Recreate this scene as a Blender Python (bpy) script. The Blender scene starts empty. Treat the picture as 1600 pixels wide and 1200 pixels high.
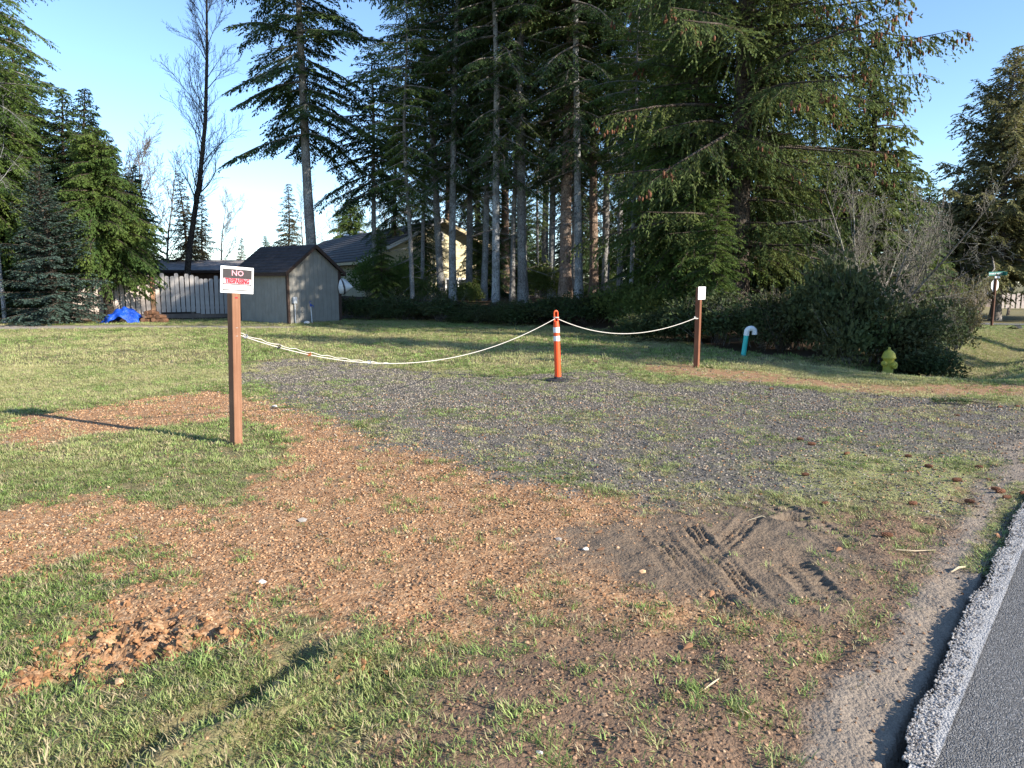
import bpy, math, random
import numpy as np
from mathutils import Vector, Matrix, Euler
random.seed(7); RS=np.random.RandomState
SC=bpy.context.scene; COL=SC.collection
R=math.radians
# ------------------------------------------------------------------ camera, sky, sun, exposure
F=1150.0; PITCH=math.atan(160/1150); EYE=1.6
cd=bpy.data.cameras.new('camera'); cam=bpy.data.objects.new('camera',cd); COL.objects.link(cam)
cd.sensor_width=36; cd.lens=36*F/1600; cd.clip_start=0.05; cd.clip_end=2000
cam.location=(0,0,EYE); cam.rotation_euler=(math.pi/2-PITCH,0,0); SC.camera=cam
SUN_EL=R(23.5); SUN=Vector((0.894,-0.447,0)).normalized()*math.cos(SUN_EL)+Vector((0,0,math.sin(SUN_EL)))
W=bpy.data.worlds.new('World'); SC.world=W; W.use_nodes=True
nt=W.node_tree; nt.nodes.clear()
sky=nt.nodes.new('ShaderNodeTexSky'); sky.sky_type='NISHITA'; sky.sun_disc=False
sky.sun_elevation=SUN_EL; sky.sun_rotation=math.atan2(SUN.x,SUN.y); sky.altitude=0
sky.air_density=0.85; sky.dust_density=0.05; sky.ozone_density=3.5
bg=nt.nodes.new('ShaderNodeBackground'); bg.inputs[1].default_value=0.145
wo=nt.nodes.new('ShaderNodeOutputWorld'); nt.links.new(sky.outputs[0],bg.inputs[0]); nt.links.new(bg.outputs[0],wo.inputs[0])
sd=bpy.data.lights.new('sun','SUN'); sd.energy=5.0; sd.angle=R(0.53); sd.color=(1.0,0.93,0.82)
sun=bpy.data.objects.new('sun',sd); COL.objects.link(sun); sun.rotation_euler=SUN.to_track_quat('Z','Y').to_euler()
SC.view_settings.view_transform='Standard'; SC.view_settings.look='None'; SC.view_settings.gamma=1
SC.view_settings.use_curve_mapping=False; SC.view_settings.exposure=1.13

# ------------------------------------------------------------------ measuring the photograph
def G(px,py,z=0.0):
    dx=(px-800)/F; dy=(600-py)/F
    d=(dx,math.cos(PITCH)+dy*math.sin(PITCH),-math.sin(PITCH)+dy*math.cos(PITCH))
    t=(z-EYE)/d[2]; return (d[0]*t,d[1]*t)
def PX(px,Y,z=0.0): return (px-800)/F*(Y*math.cos(PITCH)+(EYE-z)*math.sin(PITCH))
# ------------------------------------------------------------------ noise
def hsh(ix,iy,s):
    n=(ix*374761393+iy*668265263+s*1442695041)&0xffffffff
    n=((n^(n>>13))*1274126177)&0xffffffff
    return ((n^(n>>16))&0xffff)/65535.0
def vn(x,y,s=0):
    x=np.asarray(x,float); y=np.asarray(y,float)
    ix=np.floor(x).astype(np.int64); iy=np.floor(y).astype(np.int64); fx=x-ix; fy=y-iy
    fx=fx*fx*(3-2*fx); fy=fy*fy*(3-2*fy)
    return (hsh(ix,iy,s)*(1-fx)+hsh(ix+1,iy,s)*fx)*(1-fy)+(hsh(ix,iy+1,s)*(1-fx)+hsh(ix+1,iy+1,s)*fx)*fy
def fbm(x,y,s=0,o=4):
    a=0;w=0.5;t=0
    for k in range(o): a=a+w*vn(x*2**k,y*2**k,s+k*17); t+=w; w*=.5
    return a/t
def ss(a,b,x): t=np.clip((x-a)/(b-a),0,1); return t*t*(3-2*t)
# ------------------------------------------------------------------ zones and terrain
def sdist(X,Y,poly):          # signed distance, positive inside
    P=np.array(poly,float); n=len(P); d=np.full(X.shape,1e9); ins=np.zeros(X.shape,bool)
    for i in range(n):
        ax,ay=P[i]; bx,by=P[(i+1)%n]; ex,ey=bx-ax,by-ay
        t=np.clip(((X-ax)*ex+(Y-ay)*ey)/(ex*ex+ey*ey+1e-9),0,1)
        d=np.minimum(d,(X-ax-t*ex)**2+(Y-ay-t*ey)**2)
        c=((ay>Y)!=(by>Y)); xx=ax+(Y-ay)*ex/(ey if abs(ey)>1e-9 else 1e-9)
        ins^=(c&(X<xx))
    d=np.sqrt(d); return np.where(ins,d,-d)
def PG(l): return [G(*p) for p in l]
ORA=PG([(-60,690),(40,650),(150,640),(220,622),(340,610),(430,628),(520,652),(590,690),(450,692),(370,655),(250,668),(120,685),(60,705)])
ORB=PG([(-200,810),(120,778),(200,775),(330,785),(420,735),(470,690),(560,670),(600,690),(680,700),(760,735),(860,755),(1000,778),(1180,790),(1260,830),(1350,900),(1430,950),(1450,1010),(1380,1100),(1320,1250),(1000,1250),(900,1100),(780,1040),(640,1050),(560,1010),(480,970),(420,985),(330,1015),(160,1085),(40,1065),(50,1000),(150,950),(250,905),(120,885),(-200,900)])
ORC=PG([(930,566),(1100,572),(1300,594),(1470,600),(1600,602),(1800,610),(1800,632),(1600,622),(1400,615),(1200,600),(1050,590)])
GRY=PG([(350,590),(400,570),(480,560),(620,573),(760,585),(900,580),(1000,590),(1130,598),(1300,612),(1500,622),(1700,640),(1720,700),(1620,730),(1500,775),(1400,790),(1250,790),(1050,777),(900,757),(780,737),(700,702),(600,687),(560,662),(480,642),(400,622)])
MUD=PG([(860,850),(930,830),(1040,825),(1100,790),(1180,775),(1300,800),(1360,850),(1330,920),(1200,945),(1080,950),(960,915),(900,885)])
SOIL=PG([(1020,780),(1260,800),(1600,700),(1640,760),(1480,1000),(1400,1250),(700,1250),(620,1060),(760,960),(1000,960),(1200,960),(1300,880)])
MOSS=PG([(1180,725),(1300,700),(1450,710),(1560,700),(1600,730),(1560,780),(1480,795),(1330,790),(1230,765)])
WOODS=[(-6.6,31.2),(-2.7,30.5),(1,27),(4,22.5),(5.0,17.8),(6.0,15.4),(8.2,15.2),(10.5,17.5),(14,22),(17.5,28),(22,40),(24,60),(16,95),(-30,95),(-60,60),(-60,31),(-18.5,28.8),(-15.5,29.4),(-13,31.5)]
LROAD=PG([(-400,508.5),(0,508.5),(300,509.2),(460,510.5),(460,512.5),(200,513),(0,516.5),(-400,521)])
E0=np.array([1.3,2.25]); ED=np.array([.641,.767]); EN=np.array([-.767,.641])   # road edge, direction, left normal
def road_st(X,Y): return (X-E0[0])*ED[0]+(Y-E0[1])*ED[1],(X-E0[0])*EN[0]+(Y-E0[1])*EN[1]
TR=[(G(1025,826),G(1185,1000),.085),(G(1082,820),G(1200,960),.078),(G(1185,775),G(1345,862),.11),(G(1225,870),G(1300,950),.12),(G(1175,798),G(1105,885),.08)]
TRENCH=(G(120,1230),G(330,1120),G(480,1020))
def segd(X,Y,a,b):
    ex,ey=b[0]-a[0],b[1]-a[1]; L=math.hypot(ex,ey); ex/=L; ey/=L
    u=(X-a[0])*ex+(Y-a[1])*ey; v=-(X-a[0])*ey+(Y-a[1])*ex
    return u,v,L
def hgt(X,Y,fine=True):
    X=np.asarray(X,float); Y=np.asarray(Y,float)
    s,q=road_st(X,Y)
    z=(fbm(X*.35,Y*.35,3,3)-.5)*.10*ss(2,14,np.hypot(X,Y))
    wq=1-ss(7,14,q)
    z=z-.0265*np.clip(s-13,0,40)*wq+0.004*np.clip(s-62,0,60)*wq
    wd=sdist(X,Y,WOODS)
    z=z+.55*ss(0,4.5,wd)*ss(4,16,q)+ .25*ss(0,3,wd)
    u,v,L=segd(X,Y,(6.95,12.5),(26.5,36.0))          # roadside ditch
    z=z-.5*np.exp(-(v/1.15)**2)*ss(-.3,1.6,u)*(1-ss(L-2,L+1,u))
    # left of crossing lane border
    z=z-.008*ss(-.9,0,-q)*(s<60)                        # shoulder dips to the road
    z=np.where(q<0.05,z-.10*ss(-.05,.05,0.05-q),z)     # below the asphalt slab
    if fine:
        near=1-ss(7,10,np.hypot(X,Y))
        z=z+near*((fbm(X*5,Y*5,11,4)-.5)*.035+(fbm(X*22,Y*22,21,2)-.5)*.012)
        a,b,c=TRENCH
        wob=(fbm(X*3.5,Y*3.5,31,3)-.5)*.30
        dd_=[(np.clip(-uu,0,None)+np.clip(uu-LL,0,None),vv+wob) for uu,vv,LL in (segd(X,Y,a,b),segd(X,Y,b,c))]
        h_=[np.hypot(*q_) for q_ in dd_]; sel=h_[0]<h_[1]; d=np.where(sel,h_[0],h_[1]); sv_=np.where(sel,dd_[0][1],dd_[1][1]); en_=np.where(sel,dd_[0][0],dd_[1][0]); fade=np.exp(-(en_/.12)**2)
        z=z-.060*np.exp(-(d/.07)**2)*(.5+.8*vn(X*4,Y*4,33))+.050*fade*np.exp(-((sv_+.15)/.065)**2)*(.4+vn(X*3,Y*3,34))
        for (cx,cy,rr,am) in [(*G(200,1000),.26,.06),(*G(120,1040),.16,.05),(*G(310,1000),.2,.05),(*G(570,1050),.1,.04),(*G(60,1070),.08,.03)]:
            dd=np.hypot(X-cx,Y-cy)/rr
            z=z+am*np.exp(-dd**2)*(fbm(X*16,Y*16,41,3)-.62)*3.0
        for i,(a,b,w) in enumerate(TR):
            u,v,L=segd(X,Y,a,b); v=v+.02*np.sin(u*3+i)
            inside=ss(w,w*.85,np.abs(v))*ss(-.05,.15,u)*(1-ss(L*.55,L+.05,u))
            br=.25+.75*ss(.25,.55,vn(X*4+9,Y*4,60+i))
            if i in (2,3): pat=.5*(np.sin(u*2*math.pi/.058+np.sign(v)*1.2)>.0)*(np.abs(v)>.025)+.3*(vn(X*28,Y*28,5)); 
            else:
                rib=(np.mod(v+10,.042)<.015); lat=(np.mod(u+np.abs(v)*.5+10,.036)<.012)
                pat=1.0*rib+.55*(lat&~rib)
            am=[.025,.023,.034,.030,.013][i]
            z=z-inside*am*pat*br+ (np.exp(-((np.abs(v)-w*1.05)/.018)**2)*.006*ss(0,.1,u)*(1-ss(L-.1,L,u)))
        hx,hy=G(1238,812); dd=np.hypot((X-hx)/.10,(Y-hy)/.055); z=z-.065*np.exp(-dd**4)+.02*np.exp(-((dd-1.5)/.4)**2)
        # gentle wheel ruts of the shoulder
        z=z-.012*np.exp(-((q-.42)/.10)**2)*near-.010*np.exp(-((q-.95-.1*np.sin(s*2))/.08)**2)*near
    return z
def H1(x,y,fine=False): return float(hgt(np.array([x]),np.array([y]),fine)[0])
def zones(X,Y):
    n=fbm(X*1.3,Y*1.3,71,4)-.5; n2=fbm(X*6,Y*6,81,3)-.5; n3=fbm(X*17,Y*17,85,2)-.5; jit=n*.75+n2*.45+n3*.25
    far=ss(9,16,Y)
    def m(p,soft=.18,j=1.0): d=sdist(X,Y,p); return ss(-soft,soft,d+jit*j*(1+far))
    o=np.maximum(np.maximum(m(ORA),m(ORB,.25)),.95*m(ORC,.30,.8)); g=m(GRY,.45,1.5)
    mud=m(MUD,.34,.8); soil=m(SOIL,.4,1.0); moss=m(MOSS,.5,1.5)
    s,q=road_st(X,Y); sh=1-ss(.16,.52,q+n*.35); sh=sh*(s>-3)
    lr=ss(-.15,.15,sdist(X,Y,LROAD)+n*.3)
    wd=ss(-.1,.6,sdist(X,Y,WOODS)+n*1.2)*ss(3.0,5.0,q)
    ditch=ss(12.6,13.6,s+0*q)*(q<4)
    o=o*(1-ditch)*(1-.72*soil*(1-ss(4.2,5.2,Y)*0)); g=g*(1-ditch)
    grass=np.clip((1-o)*(1-g)*(1-mud)*(1-soil*.85)*(1-sh*.95)*(1-lr)*(1-wd),0,1)
    return dict(o=o,g=g,mud=mud,soil=soil,moss=moss,sh=sh,lr=lr,wd=wd,grass=grass)
# ------------------------------------------------------------------ materials
class NB:
    def __init__(s,name):
        s.m=bpy.data.materials.new(name); s.m.use_nodes=True; s.t=s.m.node_tree; s.t.nodes.clear()
        s.out=s.t.nodes.new('ShaderNodeOutputMaterial'); s._c=None
    def n(s,ty,**k):
        nd=s.t.nodes.new(ty)
        for a,b in k.items(): setattr(nd,a,b)
        return nd
    def set(s,inp,v):
        if isinstance(v,bpy.types.NodeSocket): s.t.links.new(v,inp)
        elif v is not None:
            if isinstance(v,(tuple,list)) and len(v)==3 and inp.type=='RGBA': v=(*v,1)
            inp.default_value=v
    def co(s,kind='Object'):
        if s._c is None: s._c=s.n('ShaderNodeTexCoord')
        return s._c.outputs[kind]
    def map(s,sc,kind='Object'):
        m=s.n('ShaderNodeMapping'); s.set(m.inputs[0],s.co(kind)); m.inputs['Scale'].default_value=sc; return m.outputs[0]
    def noise(s,scale,detail=3,rough=.5,vec=None,dist=0):
        x=s.n('ShaderNodeTexNoise'); s.set(x.inputs['Vector'],vec if vec is not None else s.co()); x.inputs['Scale'].default_value=scale
        x.inputs['Detail'].default_value=detail; x.inputs['Roughness'].default_value=rough; x.inputs['Distortion'].default_value=dist; return x.outputs[0]
    def vor(s,scale,feat='F1',vec=None,out='Distance'):
        x=s.n('ShaderNodeTexVoronoi',feature=feat); s.set(x.inputs['Vector'],vec if vec is not None else s.co()); x.inputs['Scale'].default_value=scale; return x.outputs[out]
    def math(s,op,a,b=0,c=None,clamp=False):
        x=s.n('ShaderNodeMath',operation=op,use_clamp=clamp); s.set(x.inputs[0],a); s.set(x.inputs[1],b)
        if c is not None: s.set(x.inputs[2],c)
        return x.outputs[0]
    def mix(s,f,a,b,mode='MIX'):
        x=s.n('ShaderNodeMix',data_type='RGBA',blend_type=mode,clamp_factor=True); s.set(x.inputs[0],f); s.set(x.inputs[6],a); s.set(x.inputs[7],b); return x.outputs[2]
    def ramp(s,f,stops):
        x=s.n('ShaderNodeValToRGB'); s.set(x.inputs[0],f); e=x.color_ramp.elements
        while len(e)<len(stops): e.new(.5)
        for el,(p,c) in zip(e,stops):
            el.position=p; el.color=(*c,1) if isinstance(c,(tuple,list)) else (c,c,c,1)
        return x.outputs[0]
    def attr(s,name,ty='GEOMETRY',out='Color'):
        x=s.n('ShaderNodeAttribute',attribute_name=name,attribute_type=ty); return x.outputs[out]
    def sep(s,c): x=s.n('ShaderNodeSeparateColor'); s.set(x.inputs[0],c); return x.outputs
    def bump(s,h,st=.5,d=.01,nrm=None):
        x=s.n('ShaderNodeBump'); x.inputs['Strength'].default_value=st; x.inputs['Distance'].default_value=d; s.set(x.inputs['Height'],h)
        if nrm is not None: s.set(x.inputs['Normal'],nrm)
        return x.outputs[0]
    def pbr(s,col,rough=.8,spec=.3,nrm=None,metal=0,trans=None):
        p=s.n('ShaderNodeBsdfPrincipled'); s.set(p.inputs['Base Color'],col); s.set(p.inputs['Roughness'],rough)
        p.inputs['Specular IOR Level'].default_value=spec; p.inputs['Metallic'].default_value=metal
        if nrm is not None: s.set(p.inputs['Normal'],nrm)
        o=p.outputs[0]
        if trans:
            t=s.n('ShaderNodeBsdfTranslucent'); s.set(t.inputs[0],trans[0]); mx=s.n('ShaderNodeMixShader'); mx.inputs[0].default_value=trans[1]
            s.t.links.new(o,mx.inputs[1]); s.t.links.new(t.outputs[0],mx.inputs[2]); o=mx.outputs[0]
        s.t.links.new(o,s.out.inputs[0]); return s.m
def simple(name,col,rough=.7,spec=.3,var=.25,scale=8,bs=None,metal=0):
    b=NB(name); n=b.noise(scale,5,.6); c2=tuple(c*(1-var) for c in col); c3=tuple(min(1,c*(1+var)) for c in col)
    return b.pbr(b.mix(n,c2,c3),rough,spec,b.bump(b.noise(bs or scale*6,4),.3,.004),metal)

def ground_mat():
    b=NB('ground'); pos=b.co('Object')
    A=b.sep(b.attr('za')); Bq=b.sep(b.attr('zb')); C=b.sep(b.attr('zc'))
    nb=b.noise(9,6,.65); nb2=b.noise(38,4,.6); nf=b.noise(150,3,.6); nl=b.noise(.9,4,.6); nm=b.noise(3.2,4,.6)
    jit=b.math('ADD',b.math('MULTIPLY',b.math('SUBTRACT',nb,.5),1.1),b.math('MULTIPLY',b.math('SUBTRACT',nb2,.5),.9))
    def m(x,k=3.0,off=0): return b.math('ADD',b.math('MULTIPLY',b.math('ADD',b.math('SUBTRACT',x,.5-off),b.math('MULTIPLY',jit,.8)),k),.5,clamp=True)
    vc=b.vor(48,'F1',out='Color'); vr=b.sep(vc)[0]; vd=b.vor(48)
    vc2=b.sep(b.vor(85,'F1',out='Color'))[0]; vd2=b.vor(85)
    # lawn soil and thatch
    grass=b.mix(b.math('MULTIPLY_ADD',nm,1.6,-.3,clamp=True),(.15,.20,.05),(.25,.26,.10))
    grass=b.mix(b.ramp(nl,[(.35,0),(.65,1)]),grass,(.17,.20,.06))
    grass=b.mix(b.math('MULTIPLY_ADD',nf,1.8,-.4,clamp=True),b.mix(.7,grass,(.12,.085,.05)),b.mix(.5,grass,(.42,.34,.21)))
    orange=b.ramp(vr,[(0,(.14,.068,.032)),(.35,(.29,.155,.078)),(.7,(.39,.235,.125)),(1,(.52,.35,.21))])
    orange=b.mix(b.math('MULTIPLY_ADD',nb,1.5,-.35,clamp=True),orange,(.35,.205,.11))
    grey=b.ramp(vc2,[(0,(.05,.044,.038)),(.5,(.125,.112,.096)),(.85,(.205,.182,.155)),(1,(.32,.285,.24))])
    grey=b.mix(b.math('MULTIPLY_ADD',nb,1.4,-.5,clamp=True),grey,(.175,.145,.11))
    moss=b.mix(nf,(.18,.20,.055),(.36,.35,.12))
    mud=b.mix(b.math('MULTIPLY_ADD',nb,1.6,-.3,clamp=True),(.12,.092,.066),(.20,.155,.112))
    soil=b.mix(nb,b.mix(vr,(.12,.072,.045),(.27,.175,.11)),(.21,.14,.092))
    sh=b.mix(nb,(.23,.18,.135),(.33,.27,.21)); sh=b.mix(b.math('MULTIPLY_ADD',nf,2,-.9,clamp=True),sh,(.12,.10,.08))
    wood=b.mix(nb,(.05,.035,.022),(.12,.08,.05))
    c=b.mix(b.math('MULTIPLY_ADD',nb2,3,-1.0,clamp=True),b.mix(.7,grass,(.13,.088,.05)),grass)
    c=b.mix(m(Bq[0],2.2),c,soil)
    c=b.mix(m(A[0]),c,orange)
    gm=m(A[1],2.2); c=b.mix(gm,c,grey)
    mossn=b.math('MULTIPLY_ADD',b.noise(2.3,5,.7),7,-3.75,clamp=True)
    mossm=b.math('MULTIPLY',b.math('MAXIMUM',mossn,m(Bq[1],1.4,-.12)),b.math('MAXIMUM',gm,Bq[1]))
    mossm=b.math('MULTIPLY',mossm,b.math('MULTIPLY_ADD',nb2,3,-.9,clamp=True)); c=b.mix(mossm,c,moss)
    c=b.mix(b.math('MULTIPLY',m(A[2],1.6),.88),c,mud)
    c=b.mix(m(Bq[2],2.0),c,sh)
    c=b.mix(C[0],c,b.mix(nb,(.30,.25,.20),(.42,.36,.30)))
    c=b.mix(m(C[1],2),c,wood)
    hb=b.math('ADD',b.math('MULTIPLY',vd,-.6),b.math('MULTIPLY',nf,.5))
    hb=b.math('ADD',hb,b.math('MULTIPLY',vd2,-.3))
    return b.pbr(c,.95,.12,b.bump(hb,.8,.012))
def foliage_mat(name,c1,c2,c3,tr=.22):
    b=NB(name); a=b.attr('tint',out='Fac'); n=b.noise(.55,3,.6)
    c=b.mix(a,c1,c2); c=b.mix(b.math('MULTIPLY_ADD',n,2.4,-.95,clamp=True),c,c3)
    return b.pbr(c,.65,.15,None,0,(b.mix(.5,c,c3),tr))
def bark_mat(name,c1,c2,c3):
    b=NB(name); v=b.map((6,6,1.1)); n=b.noise(3,6,.7,v); n2=b.noise(1.6,4,.6); n3=b.vor(9,'DISTANCE_TO_EDGE',b.map((2.2,2.2,.7)))
    c=b.mix(b.math('MULTIPLY_ADD',n,2,-.5,clamp=True),c1,c2); c=b.mix(b.math('MULTIPLY_ADD',n2,5,-2.4,clamp=True),c,c3)
    c=b.mix(b.math('MULTIPLY_ADD',n3,-9,1,clamp=True),c,tuple(x*.45 for x in c1))
    return b.pbr(c,.9,.15,b.bump(b.math('ADD',n,b.math('MULTIPLY',n3,1.2)),.9,.03))
def wood_mat(name,c1,c2,ax=(30,30,1.2)):
    b=NB(name); n=b.noise(2,6,.65,b.map(ax)); n2=b.noise(3,4,.6)
    c=b.mix(b.math('MULTIPLY_ADD',n,2.2,-.6,clamp=True),c1,c2); c=b.mix(b.math('MULTIPLY_ADD',n2,1.6,-.5,clamp=True),c,tuple(x*.8 for x in c1))
    return b.pbr(c,.8,.2,b.bump(n,.5,.003))
def inst_mat(name,rough=.9,spec=.15,tr=None,fine=0):
    b=NB(name); c=b.attr('col','INSTANCER')
    if fine: c=b.mix(b.noise(fine,3,.6),b.mix(1,c,(.6,.6,.6),'MULTIPLY'),b.mix(1,c,(1.35,1.3,1.25),'MULTIPLY'))
    return b.pbr(c,rough,spec,None,0,(c,tr) if tr else None)
def asphalt_mat():
    b=NB('asphalt'); v=b.vor(170,'F1',out='Color'); vd=b.vor(170); n=b.noise(2.5,5,.6); r=b.sep(v)[0]
    c=b.ramp(r,[(0,(.075,.072,.070)),(.6,(.165,.160,.155)),(.9,(.25,.243,.235)),(1,(.38,.37,.36))])
    c=b.mix(b.math('MULTIPLY',n,.5),c,(.115,.108,.10))
    return b.pbr(c,.85,.3,b.bump(b.math('MULTIPLY',vd,-1),1.0,.008))
def paint_mat():
    b=NB('road_paint'); vd=b.vor(120); r=b.sep(b.vor(120,'F1',out='Color'))[0]; n=b.noise(14,6,.7)
    w=b.math('MULTIPLY_ADD',b.math('ADD',b.math('MULTIPLY',r,.6),n),4,-3.05,clamp=True)
    w2=b.math('MULTIPLY',b.attr('worn',out='Fac'),1.0)
    c=b.mix(b.math('MAXIMUM',b.math('MULTIPLY',w,.6),b.math('MULTIPLY_ADD',b.math('ADD',w2,b.math('MULTIPLY',r,.35)),3,-2.1,clamp=True)),b.mix(r,(.34,.325,.31),(.45,.435,.415)),(.15,.145,.14))
    return b.pbr(c,.8,.3,b.bump(b.math('MULTIPLY',vd,-1),.55,.008))
M={}
M['ground']=ground_mat(); M['asphalt']=asphalt_mat(); M['paint']=paint_mat()
M['f_spruce']=foliage_mat('spruce_needles',(.042,.070,.026),(.100,.142,.042),(.170,.195,.052),.36)
M['f_dark']=foliage_mat('dark_needles',(.026,.056,.026),(.056,.098,.036),(.095,.135,.038),.28)
M['f_hem']=foliage_mat('hemlock_needles',(.036,.074,.022),(.090,.150,.035),(.160,.205,.045),.38)
M['f_blue']=foliage_mat('blue_spruce_needles',(.034,.060,.048),(.072,.108,.088),(.055,.085,.060),.12)
M['f_olive']=foliage_mat('olive_needles',(.080,.090,.038),(.165,.165,.065),(.22,.20,.08),.35)
M['f_brown']=foliage_mat('brown_needles',(.060,.045,.026),(.10,.085,.04),(.07,.08,.03),.15)
M['l_salal']=foliage_mat('broad_leaves',(.050,.085,.022),(.12,.16,.04),(.16,.18,.05),.3)
M['l_dark']=foliage_mat('dark_leaves',(.034,.056,.022),(.075,.105,.036),(.080,.070,.032),.22)
M['l_brown']=foliage_mat('bramble_leaves',(.060,.050,.028),(.12,.095,.045),(.10,.11,.035),.2)
M['l_olive']=foliage_mat('olive_leaves',(.10,.105,.035),(.20,.19,.075),(.22,.15,.09),.25)
M['l_fern']=foliage_mat('bright_leaves',(.050,.10,.020),(.11,.18,.035),(.16,.20,.05),.3)
M['b_grey']=bark_mat('grey_bark',(.17,.155,.14),(.34,.32,.30),(.42,.43,.40))
M['b_dark']=bark_mat('dark_bark',(.045,.034,.027),(.11,.085,.066),(.16,.13,.10))
M['b_red']=bark_mat('reddish_bark',(.16,.105,.075),(.33,.24,.18),(.42,.33,.26))
M['b_pale']=bark_mat('pale_mottled_bark',(.26,.255,.25),(.52,.52,.50),(.13,.125,.11))
M['b_twig']=bark_mat('twig_bark',(.12,.10,.085),(.26,.23,.20),(.32,.30,.27))
M['b_lichen']=bark_mat('lichen_twigs',(.14,.12,.10),(.32,.29,.24),(.26,.26,.18))
# ------------------------------------------------------------------ object helpers
def link(o,parent=None):
    COL.objects.link(o)
    if parent is not None: o.parent=parent
    return o
def tag(o,label=None,cat=None,group=None,kind=None):
    if label: o['label']=label
    if cat: o['category']=cat
    if group: o['group']=group
    if kind: o['kind']=kind
    return o
def empty(name,loc,rz=0,label=None,cat=None,group=None):
    o=bpy.data.objects.new(name,None); link(o); o.location=loc; o.rotation_euler=(0,0,rz); o.empty_display_size=.2
    return tag(o,label,cat,group)
def np_mesh(name,V,Fc,mats,tint=None,smooth=False,attrs=None,midx=None):
    me=bpy.data.meshes.new(name); V=np.asarray(V,np.float32); 
    if not isinstance(Fc,list): Fc=[Fc]
    Fc=[np.asarray(f,np.int32) for f in Fc if len(f)]
    me.vertices.add(len(V)); me.vertices.foreach_set('co',V.ravel())
    nl=sum(f.size for f in Fc); npoly=sum(len(f) for f in Fc)
    me.loops.add(nl); me.loops.foreach_set('vertex_index',np.concatenate([f.ravel() for f in Fc]))
    tot=np.concatenate([np.full(len(f),f.shape[1],np.int32) for f in Fc]); st=np.concatenate([[0],np.cumsum(tot)[:-1]]).astype(np.int32)
    me.polygons.add(npoly); me.polygons.foreach_set('loop_start',st); me.polygons.foreach_set('loop_total',tot)
    if smooth: me.polygons.foreach_set('use_smooth',np.ones(npoly,bool))
    if midx is not None: me.polygons.foreach_set('material_index',np.asarray(midx,np.int32))
    for m in (mats if isinstance(mats,(list,tuple)) else [mats]): me.materials.append(m)
    if tint is not None:
        a=me.attributes.new('tint','FLOAT','POINT'); a.data.foreach_set('value',np.asarray(tint,np.float32))
    for k,v in (attrs or {}).items():
        a=me.attributes.new(k,'FLOAT_COLOR','POINT'); a.data.foreach_set('color',np.asarray(v,np.float32).ravel())
    me.update(calc_edges=True); me.validate(); return me
def mo(name,me,parent=None): return link(bpy.data.objects.new(name,me),parent)
def copy_tree(o,parent=None):
    c=o.copy(); COL.objects.link(c); c.parent=parent
    for ch in o.children:
        d=ch.copy(); COL.objects.link(d); d.parent=c
        for g in ch.children: e=g.copy(); COL.objects.link(e); e.parent=d
    return c
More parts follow.
